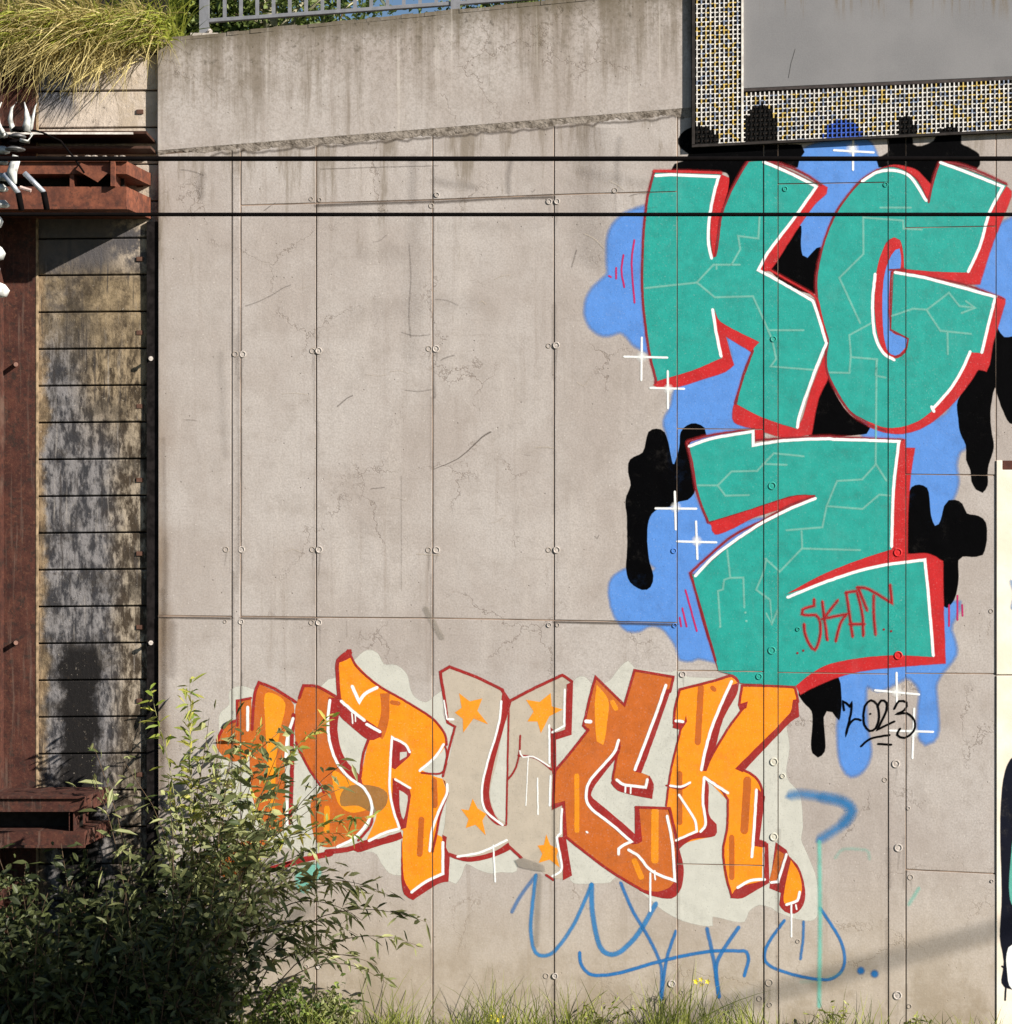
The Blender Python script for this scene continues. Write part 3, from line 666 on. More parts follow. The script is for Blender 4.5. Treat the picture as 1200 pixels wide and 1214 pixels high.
letter('burnt orange letter D half hidden by the shrub',
       [('g 268,203* 420,280 436,330 402,480 390,560 385,885 300,892 250,780 225,600 235,330 250,240', 'dorange'), ('g 480,215* 540,215 600,248 640,270 610,290 598,360 615,500 670,600 760,680 803,760 800,840 740,912 660,968 560,968 520,880 518,750 575,700 500,600 445,490 440,330 460,260', 'dorange'),
        ('g 165,280* 230,268* 236,430* 168,430*', 'dorange'), ('g 70,460 110,402 165,378* 230,420 250,520 150,570 80,520', 'dorange'), ('g 40,1050 120,980 200,950 310,948 270,1010 200,1090 100,1115', 'dorange')],
       [('g 235,420 240,330 250,240 270,196* 340,226 442,288', 3.2), ('g 165,400 165,282* 232,268', 2.6), ('g 70,470 108,402 165,375', 3), ('g 460,270 480,212* 545,215 640,268', 3.2), ('g 600,268* 662,272* 648,340 640,420 655,510 692,580 748,642 762,694* 740,670 660,600 610,500 594,380', 0),
        ('g 432,350 425,470 425,600 415,860', 4.5), ('g 443,480 500,595 572,700 578,720', 2.4), ('g 590,1000 700,985 770,955 830,950', 6), ('g 330,1080 500,1030 610,1005', 6.5), ('g 805,800 800,870 740,945', 3)],
       [('g 605,280 595,370 605,480 640,580 700,650 770,700 803,775 790,850 720,930 640,975', 3.0), ('g 432,368 405,470 395,590', 3.2), ('g 215,312 215,420', 3.2), ('g 400,760 402,870', 3)],
       [('g 300,250 390,290 370,420 350,560 340,880 330,880 310,600 300,400', 'yellow', 0), ('g 620,620 700,660 770,710 795,770 780,800 700,810 640,760', 'yellow', 0), ('g 590,790 590,900', 'yellow', 7)])
letter('bright orange letter R',
       [('g 650,92* 700,60* 730,110 800,180 900,250 1090,370 1140,430 1152,490 1100,560 1030,610* 1090,640 1150,665 1150,740 1112,860 1112,920* 1146,935* 1140,1110* 1060,1140 980,1190* 955,1130 948,1000 955,900* 940,890* 780,945* 828,830 800,750 750,655* 770,560 790,460* 720,400 660,320* 650,260 643,160', 'orange')],
       [('g 700,48 645,92 640,160 648,272', 4.2), ('g 700,52 730,120 830,207 960,280 1090,366 1150,440 1158,492', 2.4), ('g 640,100* 690,38* 712,55* 700,78 655,98', 0), ('g 640,280* 660,295 760,362 850,425* 850,452* 790,467 720,415 645,342', 0), ('g 790,460 764,540 750,645', 3),
        ('g 905,455* 950,478 990,520* 985,542 915,607* 900,600', 0), ('g 905,650* 980,700 988,730* 965,885* 940,893* 905,790', 0), ('g 700,978* 790,953 940,905* 950,932 820,975 740,1000', 0),
        ('h 580,840* 597,850* 595,900 612,932 607,1062* 560,1070 440,1147* 400,1120 385,1050 388,860* 396,1050 430,1112* 500,1064 585,1032* 580,880', 0), ('h 603,640 567,740 552,830 532,918', 2.6), ('h 590,410 600,470 575,545 480,545', 2)],
       [('g 985,525 960,490 900,455* 893,560 888,700 905,800 935,885', 2.6), ('g 915,655 985,698', 2.4), ('g 790,947 860,910 930,890', 3), ('h 583,875 581,1022* 500,1060 432,1110', 3), ('h 585,410 545,470 470,533', 2.8), ('h 600,600 600,640 560,730 528,820 518,915', 2.8),
        ('h 150,135 185,210* 210,170 268,140', 3.6), ('h 100,205 150,250 208,298', 3.2), ('h 218,315 282,350', 3.2), ('h 150,260 152,310', 1.4), ('h 165,265 167,300', 1.2)],
       [('h 285,170* 325,170* 320,300 292,382 272,345 290,260', 'dorange', 0), ('h 478,765 472,930', 'dorange', 6.5), ('h 340,210 370,215', 'dorange', 5), ('h 540,580 545,700', 'dorange', 6), ('g 938,528 968,528 965,545 938,562', 'cream', 0), ('g 935,708* 972,732 968,780 952,840 938,790', 'cream', 0), ('h 100,640 150,605 250,608 315,640 310,700 260,735 180,700 100,700', 'smudge', 0)])
lu = letter('beige letter U with four amber stars',
       [('h 572,60* 612,42* 860,152 895,207* 1150,82* 1190,110* 1188,180 1182,358* 1108,385* 1112,540 1100,700* 1150,690* 1152,840* 1130,855* 1190,1015* 1160,1047 1090,1040* 1030,1000 960,955 890,890* 820,930 700,955 605,922* 575,850* 590,800 600,640 580,560 612,480 640,330* 602,310* 588,200', 'beige'),
        ('h 885,300 886,785* 835,745 805,640 830,520', 'cream')],
       [('h 602,300 588,200 570,68* 612,42* 740,92 865,152', 3.4), ('h 862,150 895,207* 1020,142 1150,80* 1190,110', 3.4), ('h 602,305 636,325* 612,430 580,560', 2.6), ('h 865,160* 905,205* 885,270 850,400 817,520 802,640 817,720 850,780 885,797* 840,792 788,740 768,650 775,570 808,440 850,300 857,220', 0),
        ('h 892,215 890,400 882,790', 2.0), ('h 948,368 940,460 922,530 890,575', 2.0), ('h 940,462 1020,474 1098,530', 2.2), ('h 605,922* 700,945 820,922 890,875* 902,905 810,945 700,965 612,938', 0), ('h 890,890 955,948', 3.2),
        ('h 1168,125* 1197,110* 1192,362* 1112,387* 1095,362* 1162,340*', 0), ('h 1092,330* 1117,352* 1118,545* 1100,548* 1095,500', 0), ('h 1128,850* 1163,850* 1192,1030* 1150,1052* 1150,1000', 0), ('h 1108,545 1102,700* 1152,685* 1157,850', 2.8), ('h 1070,1030 1105,1052', 2.6)],
       [('h 1160,150 1155,322* 1098,350', 2.4), ('h 857,205 845,320 790,500 767,620 780,720 862,792', 2.4), ('h 1085,320 1085,500', 2.2), ('h 1090,560 1085,700', 2.2), ('h 1145,715 1140,830* 1122,850 1145,1000 1100,1032', 2.4), ('h 650,942 760,922 885,862', 2.6), ('h 606,290 630,292', 2.6), ('h 945,440 960,470 1010,470 1085,515', 1.6), ('h 985,470 975,700', 1.0), ('h 1030,570 1030,740', 1.6), ('h 820,890 828,1060', 1.8), ('h 585,200 600,290', 1.6)])
for q in ('h 660,170* 705,207* 767,193* 745,250* 792,315* 725,287* 680,352* 675,287* 638,260* 672,240*', 'h 975,200* 1040,207* 1092,168* 1097,230* 1147,245* 1085,275* 1045,357* 1030,300* 985,300* 1012,255*',
          'h 722,672* 745,715* 787,740* 767,768* 782,838* 735,790* 692,805* 702,765* 668,718* 705,722*', 'h 1072,838* 1090,888* 1127,905* 1117,940* 1132,992* 1085,955* 1038,970* 1055,930* 1030,888* 1062,890*'):
    a = Paint(); a.fill(q, 'yellow', .5, 18); a.done('star', lu)
letter('burnt orange letter C',
       [('i 265,92* 400,222* 450,60* 635,92* 615,155 555,290 500,430 470,540* 522,562* 530,660* 370,628 342,590* 382,400* 330,480 240,600 220,650 270,720 400,820 478,860* 455,706* 610,712* 640,860 662,930 670,1060 625,1128 500,1110 350,1020 130,850* 115,692* 65,712* 70,540* 230,340* 210,310 215,290 240,180', 'dorange')],
       [('i 230,342 206,322 215,290 240,180 265,88* 400,222* 450,57* 635,90* 618,160', 2.8), ('i 230,340 150,440 70,540* 64,712* 115,690* 125,850* 240,940 350,1020 500,1110', 2.8), ('i 650,870 615,712* 455,706*', 3), ('i 598,150* 622,148* 545,370 482,545* 455,538* 500,420 560,260', 0),
        ('i 345,572* 380,602 500,615 520,558* 540,600 532,668* 450,652 370,628 338,592*', 0), ('i 382,398* 378,450 262,602 242,650 270,680 400,790 452,836* 452,705* 470,705* 485,870* 440,882 330,790 230,702 214,650 240,590 310,490', 0), ('i 645,860* 668,930 682,1000 668,1090 625,1138 540,1128 470,1100 560,1108 620,1085 640,1060* 645,950', 0), ('i 375,410 345,575', 2.4)],
       [('i 600,130 560,240 500,400 450,530', 3.2), ('i 375,390 350,450 240,580 220,650 240,710 350,800 435,872* 400,885 375,905 375,930', 3.0), ('i 365,578 400,600 500,612* 510,578', 3), ('i 420,910 470,940 530,1010 640,1056* 628,880 605,750', 3.0), ('i 525,1020 525,1200', 2.0), ('i 545,1010 545,1050', 1.6), ('i 405,600 405,635', 1.8), ('i 432,605 432,640', 1.6), ('i 220,298 240,300', 4), ('i 222,826 226,828', 2)],
       [('i 270,130* 325,200 320,300 300,412 272,395 262,240', 'yellow', 0), ('i 175,560 175,820', 'yellow', 6), ('i 545,725 545,960', 'yellow', 9), ('i 450,960 480,1040', 'yellow', 7), ('i 345,210 360,240', 'yellow', 6)])
letter('bright orange letter K at the end of the word',
       [('i 665,152* 820,112 910,90* 938,115* 880,230 830,370 805,475* 900,320 970,232* 945,222* 960,132* 1080,135 e 890,782* 905,900* 760,1050 620,1165* i 1010,560 1050,620 1060,680 1020,872* 1075,882* 1080,1060* 1000,1072 910,1132* 880,1040 870,920 890,780 890,672* 790,572* 780,780 832,802* 830,840 700,872 650,902* 645,850 600,700* 620,530 670,342* 640,330* 640,300 650,200', 'orange')],
       [('i 636,310 642,240 665,150* 820,110 910,85 942,112', 2.8), ('i 945,222 960,130* 1080,132 1200,140 e 892,782* 905,850', 2.6), ('e 905,835* 908,920* 870,942 640,1182* 608,1165* 870,900 882,840', 0), ('i 940,522 1010,552 1045,600 1060,650', 2.6), ('i 1035,620* 1067,660* 1052,780 1040,868* 1082,880* 1088,1062* 1060,1060* 1060,900* 1012,890* 1025,760', 0),
        ('i 912,130* 945,118* 935,172 870,292 832,430 790,535* 766,532* 800,400 850,260', 0), ('i 805,480 900,325 972,232', 2.4), ('i 940,222* 985,208* 980,236 950,247', 0), ('i 636,298* 690,298* 692,275* 698,300 670,342* 634,332*', 0),
        ('i 780,570* 800,600 800,740 838,790* 832,842 720,862 650,912* 642,872 760,825 782,810 775,700', 0), ('i 668,340 622,530 600,700', 2.2), ('i 790,572 850,610 892,672* 890,800 870,920 885,1040 910,1130', 2.4), ('i 905,1137* 940,1090 1060,1058* 1088,1066* 1040,1092 960,1138', 0), ('i 600,605 670,620 710,595', 2)],
       [('i 910,112 850,240 810,350 780,460 768,530', 3.2), ('i 778,566 772,680 788,790 762,822', 2.8), ('i 780,566 890,640', 3), ('i 1030,625 1020,760 1005,945', 3), ('i 940,1090 1000,1057 1065,1050', 3), ('i 645,865 745,822* 735,770 660,650', 2.6), ('i 620,605 670,610 715,590', 2.4), ('i 645,297 680,300', 3), ('i 1060,900 1060,1050', 1.8)],
       [('i 765,140 750,400', 'dorange', 7), ('i 820,140 828,150', 'dorange', 5), ('i 985,580 970,820', 'dorange', 9), ('i 910,850 910,1040', 'dorange', 6), ('i 665,550 665,780', 'dorange', 6)])
L = letter('striped orange full stop after the word',
       [('j 640,556* 690,592* 700,620* 750,680 777,780 770,850 730,892 680,882 655,850* 665,792* 610,772*', 'brick'), ], [('j 585,560 600,690', 3), ('j 590,555 560,545', 2)],
       [('j 690,612 650,742* 615,745', 2.8), ('j 752,790 740,830 690,850', 2.8), ('j 712,850 715,1000', 1.8), ('j 735,850 740,870', 1.6)],
       [('j 648,590* 678,610* 640,738* 610,732*', 'dorange', 0), ('j 712,640* 750,700 762,780 740,820 682,840 685,760', 'orange', 0)])

# ---- tags
T = 'tag'
tagthing('graffiti_tag', 'long looping blue scribbled tag near the ground under the orange word', 830, 1180, [('stroke', [it]) for it in [
    ('k 110,670 150,590 222,495', T, 4.2, 1.6, 6, .6), ('k 222,495 205,620 197,760 225,865 300,862 400,730 485,540', 'cyan', 4.2, 1.5, 7, .9), ('k 485,540 490,680 530,840 600,868 700,780 790,630', 'cyan', 5.6, 1.6, 8, .9),
    ('k 625,530 680,660 760,800 815,930 815,1080', T, 3.8, 1.4, 9, .85), ('k 885,760 840,900 818,1080', T, 3.8, 1.2, 10, .85), ('k 430,862 438,920 490,966 600,960 780,910 900,880 1050,855 1190,855 j 500,1075 512,1110 490,1188', T, 3.9, 1.2, 11, .95),
    ('k 1035,750 1065,900 1090,1070', T, 4.4, 1.4, 12, .8), ('k 1185,740 1110,850 1078,930 1090,1070', T, 4.4, 1.2, 13, .85), ('l 120,710 60,790 30,850 30,900 80,940 200,975 330,990 390,950 405,880 380,790 290,650', T, 3.6, 1.2, 14, .92), ('l 210,715 208,800 195,890', T, 3.2, 1.2, 15, .8)]] +
    [('dot', [('l ' + c, T, -4.2, 1.6, 10, 1)]) for c in ('483,947', '548,962')])
tagthing('graffiti_mark', 'hazy blue arrowhead stroke right of the orange word', 985, 970, [('stroke', [('l 150,115 200,110 300,125 400,150 438,190 400,250 290,322', 'cyan', 9, 6, 8, .75), ('l 300,125 400,145 440,190 400,245', 'cyan', 10, 8, 9, .5)])])
tagthing('graffiti_mark', 'faint turquoise vertical spray line crossing the blue tag', 972, 1190, [('stroke', [it]) for it in [('l 285,335 288,700 285,1115', 'turq', 4.6, 2.4, 16, .95), ('l 755,560 710,630', 'turq', 4, 2.5, 14, .6), ('l 360,410 400,372 510,378 525,415', 'turq', 3, 2.5, 14, .35), ('l 200,1000 290,990 390,960', 'turq', 3.5, 3, 14, .22)]])
tg = Paint(); tg.fill('g 450,1100 500,1070 545,1060 560,1100 530,1140 480,1190 450,1160', 'turq', 3, 8); tg.done('graffiti_mark', None, 'small turquoise smudge under the orange letter D', 'graffiti tag')

# ---- scratches and stains that belong to the wall
cr = Paint()
cr.stroke('z 515,556 545,542 572,518 582,512', 'crack', 1.3, 1.0, 3, .7, taper=(.4, 1.2))
cr.stroke('z 400,482 412,472 418,469', 'crack', 1.2, .8, 3, .55)
cr.stroke('z 291,363 305,358 322,350 335,342 345,338|z 476,394 490,398 510,397|z 480,463 495,464 512,462', 'crack', 1.0, 1.0, 3, .35)
cr.stroke('z 485,290 487,330 485,375 487,400', 'crack', 1.3, 1.4, 3, .3); cr.stroke('z 476,565 476,700', 'crack', 1.0, .9, 3, .22)
for (x0_, y0_, x1_, y1_, w_, a_) in ((490, 190, 489, 240, 9, .2), (492, 262, 488, 420, 16, .10), (606, 190, 603, 228, 5, .3), (700, 160, 702, 300, 34, .16), (735, 165, 733, 225, 6, .2), (262, 420, 268, 540, 7, .10), (194, 520, 192, 900, 4, .14), (196, 640, 192, 960, 7, .16), (193, 700, 191, 1000, 5, .2), (205, 740, 204, 800, 8, .2), (281, 400, 281, 700, 5, .14), (430, 300, 470, 302, 16, .06), (520, 270, 640, 268, 10, .05), (560, 360, 420, 372, 18, .05), (240, 208, 238, 232, 8, .25), (690, 205, 780, 222, 10, .12), (515, 215, 560, 222, 8, .2), (745, 900, 748, 905, 3, .4)):
    cr.stroke('z %f,%f %f,%f %f,%f' % (x0_, y0_, (x0_ + x1_) / 2 + R.gauss(0, 1.5), (y0_ + y1_) / 2, x1_, y1_), 'crack', w_, w_ * .8, 2, a_)
for (bx, by, br, bc) in plugs:
    if bc in 'pd' and br > 3.9 and bx < 1100: cr.stroke('z %f,%f %f,%f' % (bx + 1, by + br, bx + R.gauss(0, 1), by + br + R.uniform(8, 34)), 'crack', 2.2, 2.2, 2, R.uniform(.1, .3), taper=(1, .4))
for jx in (187, 275, 285.5, 375, 513, 657, 803, 922.5, 1053, 1074):      # dirt gathered along the joints
    yy_ = 200.0
    while yy_ < 1190:
        L_ = R.uniform(30, 120)
        if R.random() < .75 and not (jx > 780 and yy_ < 850): cr.stroke('z %f,%f %f,%f' % (jx + R.gauss(0, .8), yy_, jx + R.gauss(0, .8), yy_ + L_), 'crack', R.uniform(1.5, 4.5), 3, 2, R.uniform(.08, .30))
        yy_ += L_
for _ in range(30):     # scuffs and small scratches
    ax, ay = R.uniform(200, 760), R.uniform(200, 760); an = R.choice([R.gauss(0, .25), R.gauss(0, .25), R.uniform(0, 3.1)]); L_ = R.uniform(5, 30)
    cr.stroke('z %f,%f %f,%f %f,%f' % (ax, ay, ax + L_ * .5 * math.cos(an), ay + L_ * .5 * math.sin(an) + R.gauss(0, 2), ax + L_ * math.cos(an), ay + L_ * math.sin(an)), R.choice(['crack', 'crack', 'beige']), R.uniform(.6, 1.5), .8, 3, R.uniform(.2, .5))
cr.stroke('z 380,201 450,198 520,196', 'crack', .9, .6, 3, .5)
cr.stroke('z 190,731 275,733|z 286,732 375,733.5|z 657,737 803,740', 'crack', 3.0, 1.6, 3, .8)
cr.stroke('z 375,244 440,241 513,239|z 513,240 600,235 657,234', 'crack', 3.4, 2.0, 3, .7)
rag = []
for k in range(90):
    px_ = 250 + k * 6.3; rag.append('%.1f,%.1f' % (px_, ledge_py(px_) + 8.2 + R.gauss(0, .9)))
cr.stroke('z ' + ' '.join(rag), 'crack', 1.6, 2.4, 3, .6, smooth=False)
cr.stroke('z 505,722 512,735 524,755', 'grey', 7, 2, 4, .7)
cr.fill('h 930,960 960,950 1060,985 1065,1010 1000,1000 940,985', 'grey', 1.5, 20)
cr.stroke('z 640,1038 636,1120', 'grey', 6, 3, 3, .6)
cr.done('weathering_mark', wall)

# ------------------------------------------------------------------ PILLAR at the right edge
pl = thing('concrete_pillar', 'cream painted pillar with dark graffiti at the right edge of the wall', 'pillar', P(1290, 1222, -.1))
cream = NT('cream_pillar_paint'); cc = cream.mix(cream.ramp(cream.noise(3, 6), .35, .7), (.70, .62, .50), (.80, .74, .63))
cc = cream.mix(cream.ramp(cream.noise(1, 5, .6, cream.scale(cream.pos, (6, 1, 20))), .6, .75, 0, .3), cc, (.45, .38, .28)); cream.bump(cream.noise(30, 5), .2, .005); cream.fin(cc, .8)
mb = MB(); mb.prism_y([(X(1181), Z(1222)), (X(1420), Z(1222)), (X(1420), Z(801)), (X(1181), Z(801))], -.012, .0, .004); mb.build('pillar_block', cream.mat, pl)
mb = MB(); mb.prism_y([(X(1181), Z(799.6)), (X(1420), Z(799.6)), (X(1420), Z(557)), (X(1188), Z(557)), (X(1188), Z(546)), (X(1181), Z(546))], -.012, .0, .004); mb.build('pillar_block', cream.mat, pl)
mb = MB(); mb.box(X(1189), X(1420), -.008, .0, Z(556.5), Z(546)); mb.build('pillar_recess', simple('rusty_brown_strip', (.07, .02, .012), .8), pl)
pp = Paint()
pp.fill('z 1230,900 1205,896 1195,905 1189,930 1186,980 1188,1060 1186,1110 1190,1140 1188,1165 1200,1172 1230,1170', 'navy', 1.2, 130)
pp.fill('z 1230,985 1206,985 1199,1010 1199,1070 1230,1085', 'turq', 1.2, 134)
pp.stroke('z 1188,1145 1193,1150 1192,1185', 'navy', 2, .8, 138)
pp.fill('z 1194,1130 1200,1120 1230,1125 1230,1175 1200,1172 1194,1150', 'white', 1.0, 142)
pp.stroke('z 1199,690 1203,705 1200,720', 'cyan', 5, 2.5, 145, .6)
pp.done('graffiti_shape', pl, 'dark navy and turquoise graffiti on the pillar', cut=False)

# ------------------------------------------------------------------ MESH SCREEN AND GIRDER (top right)
YM = -.05
def sl_py(px, a0, a1): return a0 + (a1 - a0) * (px - 822) / 378.0        # sloped lines of the bridge
girder = thing('bridge_girder', 'plain grey painted steel bridge girder inside the wire mesh screen', 'girder', P(1140, 100, -.06))
gm = NT('grey_girder_paint'); c0 = gm.mix(gm.ramp(gm.noise(2, 5), .35, .65), (.150, .149, .152), (.175, .173, .175))
dz = gm.math('SUBTRACT', gm.xyz[2], Z(10)); sv = gm.noise(1, 5, .7, gm.scale(gm.pos, (14, 1, .8)))
c0 = gm.mix(gm.mul(gm.ramp(dz, -.15, .15), gm.ramp(sv, .52, .66)), c0, (.11, .075, .03)); c0 = gm.mix(gm.ramp(gm.noise(110, 2), .3, .7, 0, .25), c0, (.24, .235, .235)); gm.bump(gm.noise(60, 4), .1, .003); gm.fin(c0, .55)
mb = MB(); mb.prism_y([(X(881, -.035), Z(105, -.035)), (X(1420), Z(sl_py(1420, 107.5, 92) - 1)), (X(1420), Z(-90)), (X(881, -.035), Z(-90))], -.035, -.012, .004)
mb.build('web_plate', gm.mat, girder)
mb = MB(); mb.prism_y([(X(881, -.035), Z(108.5, -.035)), (X(1420), Z(sl_py(1420, 110, 94) + 2)), (X(1420), Z(sl_py(1420, 107.5, 92) - .6)), (X(881, -.035), Z(105.4, -.035))], -.042, -.012)
mb.build('bottom_edge', simple('dark_girder_edge', (.05, .042, .04), .6), girder)
mb = MB(); mb.tube([P(943, 58, -.036), P(938, 75, -.036), P(935, 92, -.036)], .0018, 5); mb.build('scratch', simple('worn_grey', (.07, .065, .06)), girder)
scr = thing('mesh_screen', 'woven wire mesh screen with sprayed lower edge hung around the grey girder', 'mesh screen', P(1010, 170, YM))
wire_m = simple('galvanised_wire', (.60, .58, .54), .5, nz=.2); wire_b = simple('black_sprayed_wire', (.006, .006, .006), .5); wire_u = simple('blue_sprayed_wire', (.03, .09, .42), .6)
wire_y = simple('yellowed_wire', (.50, .36, .10), .6); wire_g = simple('blue_grey_wire', (.22, .26, .34), .5)
mb = MB(); pitch = 5.35
def wcol(px, py):
    def inb(cx, cy, rx, ry): return ((px - cx) / rx) ** 2 + ((py - cy) / ry) ** 2 < 1
    if inb(835, 165, 16, 14) or inb(900, 158, 20, 34) or inb(1073, 155, 11, 18) or inb(1125, 157, 12, 8) or inb(826, 160, 8, 12): return 1
    if inb(998, 160, 22, 17): return 2
    q_ = R.random(); return 3 if q_ < .20 else 4 if q_ < .34 else 0
def bot(px): return 171 + (px - 825) * (153 - 171) / 375.0
def ltop(px): return 109.5 + (px - 881) * (94 - 109.5) / 319.0
def seg(p0, p1, w, m, yoff):
    a = Vector(P(p0[0], p0[1], YM + yoff)); b = Vector(P(p1[0], p1[1], YM + yoff)); d = (b - a).normalized(); nn = Vector((-d.z, 0, d.x)) * w
    t = Vector((0, .003, 0))
    mb.add([tuple(a - nn), tuple(b - nn), tuple(b + nn), tuple(a + nn), tuple(a - nn + t), tuple(b - nn + t), tuple(b + nn + t), tuple(a + nn + t)], [(0, 1, 2, 3), (5, 4, 7, 6), (1, 0, 4, 5), (3, 2, 6, 7)], m)
px = 826.5; k = 0
while px < 1400:
    y0 = -70 if px < 880 else ltop(px) + .5
    y1 = bot(px); q = y1; j = 0
    while q > y0:
        q2 = max(y0, q - pitch); m = wcol(px, (q + q2) / 2) if px < 1210 else 0
        seg((px, q), (px, q2), .0050, m, .004 if (j + k) % 2 else -.002); q = q2; j += 1
    px += pitch; k += 1
j = 0
while True:
    d = j * pitch; q0 = 825; q1 = 1400
    if 171 - d < -70: break
    if bot(881) - d < ltop(881): q1 = 880
    px = q0; k = 0
    while px < q1:
        p2 = min(px + pitch, q1); yy = bot(px) - d
        if px < 880 or yy > ltop(px) - 1:
            seg((px, yy), (p2, bot(p2) - d), .0046, wcol(px, yy) if px < 1210 else 0, .001 if (j + k) % 2 else .006)
        px = p2; k += 1
    j += 1
mb.build('wire_mesh', [wire_m, wire_b, wire_u, wire_y, wire_g], scr, kind='stuff')
fm = simple('dark_frame_steel', (.03, .026, .024), .6); lm_ = simple('light_frame_steel', (.62, .58, .52), .5)
mb = MB(); mb.box(X(820.5, YM), X(824, YM), YM - .004, YM + .045, Z(172, YM), Z(-70, YM)); mb.build('frame_bar', fm, scr)
mb = MB(); mb.box(X(879, YM), X(881.6, YM), YM - .004, YM + .02, Z(170, YM), Z(-70, YM)); mb.build('frame_bar', lm_, scr)
mb = MB(); mb.prism_y([(X(820.5, YM), Z(174.5, YM)), (X(1400, YM), Z(bot(1400) + 3.5, YM)), (X(1400, YM), Z(bot(1400) + .5, YM)), (X(820.5, YM), Z(171.5, YM))], YM - .004, YM + .045); mb.build('frame_bar', fm, scr)
# dark sheet added behind the mesh to stand in for its shaded gap
mb = MB(); mb.prism_y([(X(824), Z(170)), (X(1400), Z(bot(1400) - 1)), (X(1400), Z(-70)), (X(824), Z(-70))], -.019, -.011); mb.build('gap_shade_sheet', simple('dark_gap_shade', (.022, .018, .016), .9), scr)

# ------------------------------------------------------------------ RAILING on the parapet
steel = simple('galvanised_railing', (.20, .205, .22), .5, .2, nz=.12)
rail = thing('railing', 'grey galvanised steel railing standing on top of the parapet', 'railing', P(390, 25, .2))
YR = .2
def rp(px): return 25.5 + (px - 250) * (5.5 - 25.5) / 282.0
for (px, h) in ((242.5, 42), (540, 18), (838, -10)):
    mb = MB(); w = 5.6 / 150
    mb.box(X(px, YR) - w, X(px, YR) + w, YR - .03, YR + .03, Z(h, YR), Z(h, YR) + 1.2)
    o = mb.build('post', steel, rail)
    mb = MB(); mb.box(X(px, YR) - .10, X(px, YR) + .12, YR - .08, YR + .08, Z(h + 3, YR), Z(h, YR) + .002)
    mb.build('base_plate', simple('mortar_bed', (.42, .38, .33), .9), rail)
mb = MB(); mb.tube([P(247.5, 36, YR - .04), P(248.5, 37, YR - .04), P(250, 38, YR - .045)], .02, 8); mb.build('anchor_bolt', plain, rail)
for top in (0, 1.05):
    mb = MB(); pts = [(X(248, YR), Z(rp(248) + 1.5, YR) + top), (X(835, YR), Z(rp(835) + 1.5, YR) + top), (X(835, YR), Z(rp(835) - 3.2, YR) + top), (X(248, YR), Z(rp(248) - 3.2, YR) + top)]
    mb.prism_y(pts, YR - .02, YR + .02, .004); mb.build('bottom_rail' if not top else 'handrail', steel, rail)
first = None; px = 266.5
while px < 830:
    if abs(px - 540) > 8:
        if first is None:
            mb = MB(); mb.box(-.014, .014, -.008, .008, 0, 1.03); first = mb.build('baluster', steel, rail); o = first; o.data.transform(__import__('mathutils').Matrix.Translation(rail.location))
        else: o = first.copy(); COL.objects.link(o); o.parent = rail
        o.location = Vector((X(px, YR), YR, Z(rp(px) - 2, YR))) - rail.location
    px += 19.3
first.data.update()

# ------------------------------------------------------------------ LEFT: retaining wall of concrete planks
YP = .052
ret = thing('plank_retaining_wall', 'weathered retaining wall of stacked concrete planks left of the graffiti wall', 'retaining wall', P(110, 1222, YP))
t = NT('weathered_shaded_plank'); x, y, z = t.xyz
wx = t.math('ADD', x, t.mul(t.math('SUBTRACT', t.noise(3.0, 5, .7), .5), .30))
ny = t.noise(7, 6, .7); grain = t.noise(1.0, 7, .72, t.scale(t.pos, (13, 1, 5.5)))
grey = t.mix(t.ramp(grain, .42, .60), (.03, .03, .034), (.20, .19, .19))
tan = t.mix(t.ramp(grain, .44, .62), (.045, .032, .02), (.34, .285, .215))
och = t.mix(t.ramp(grain, .3, .65), (.08, .05, .025), (.33, .245, .15))
base = t.mix(t.ramp(wx, X(118), X(150)), grey, tan)
up = t.mul(t.ramp(z, Z(560), Z(440)), t.ramp(wx, X(70), X(118)))
base = t.mix(up, base, t.mix(t.ramp(grain, .4, .6), (.04, .028, .016), (.28, .215, .135)))
base = t.mix(t.mul(t.ramp(z, Z(440), Z(360)), .75), base, t.mix(t.ramp(ny, .35, .65), (.05, .035, .02), (.31, .235, .14)))
base = t.mix(t.ramp(wx, X(58), X(46)), base, och)
vst = t.noise(1, 5, .7, t.scale(t.pos, (22, 1, 1.6)))
base = t.mix(t.ramp(vst, .56, .70, 0, .55), base, (.33, .30, .27)); base = t.mix(t.ramp(t.noise(2.2, 6, .7), .48, .62, 0, .65), base, (.035, .028, .02))
base = t.mix(t.ramp(t.noise(1, 5, .7, t.scale(t.vadd(t.pos, (3, 0, 1)), (18, 1, 1.2))), .54, .66, 0, .8), base, (.035, .03, .028))
# long black seepage stain
sx = t.math('ABSOLUTE', t.math('SUBTRACT', t.math('ADD', x, t.mul(t.math('SUBTRACT', t.noise(5, 5, .7), .5), .28)), X(93)))
bl = t.mul(t.ramp(sx, .12, .19, 1, 0), t.ramp(z, Z(752), Z(775)))
base = t.mix(bl, base, (.006, .005, .005))
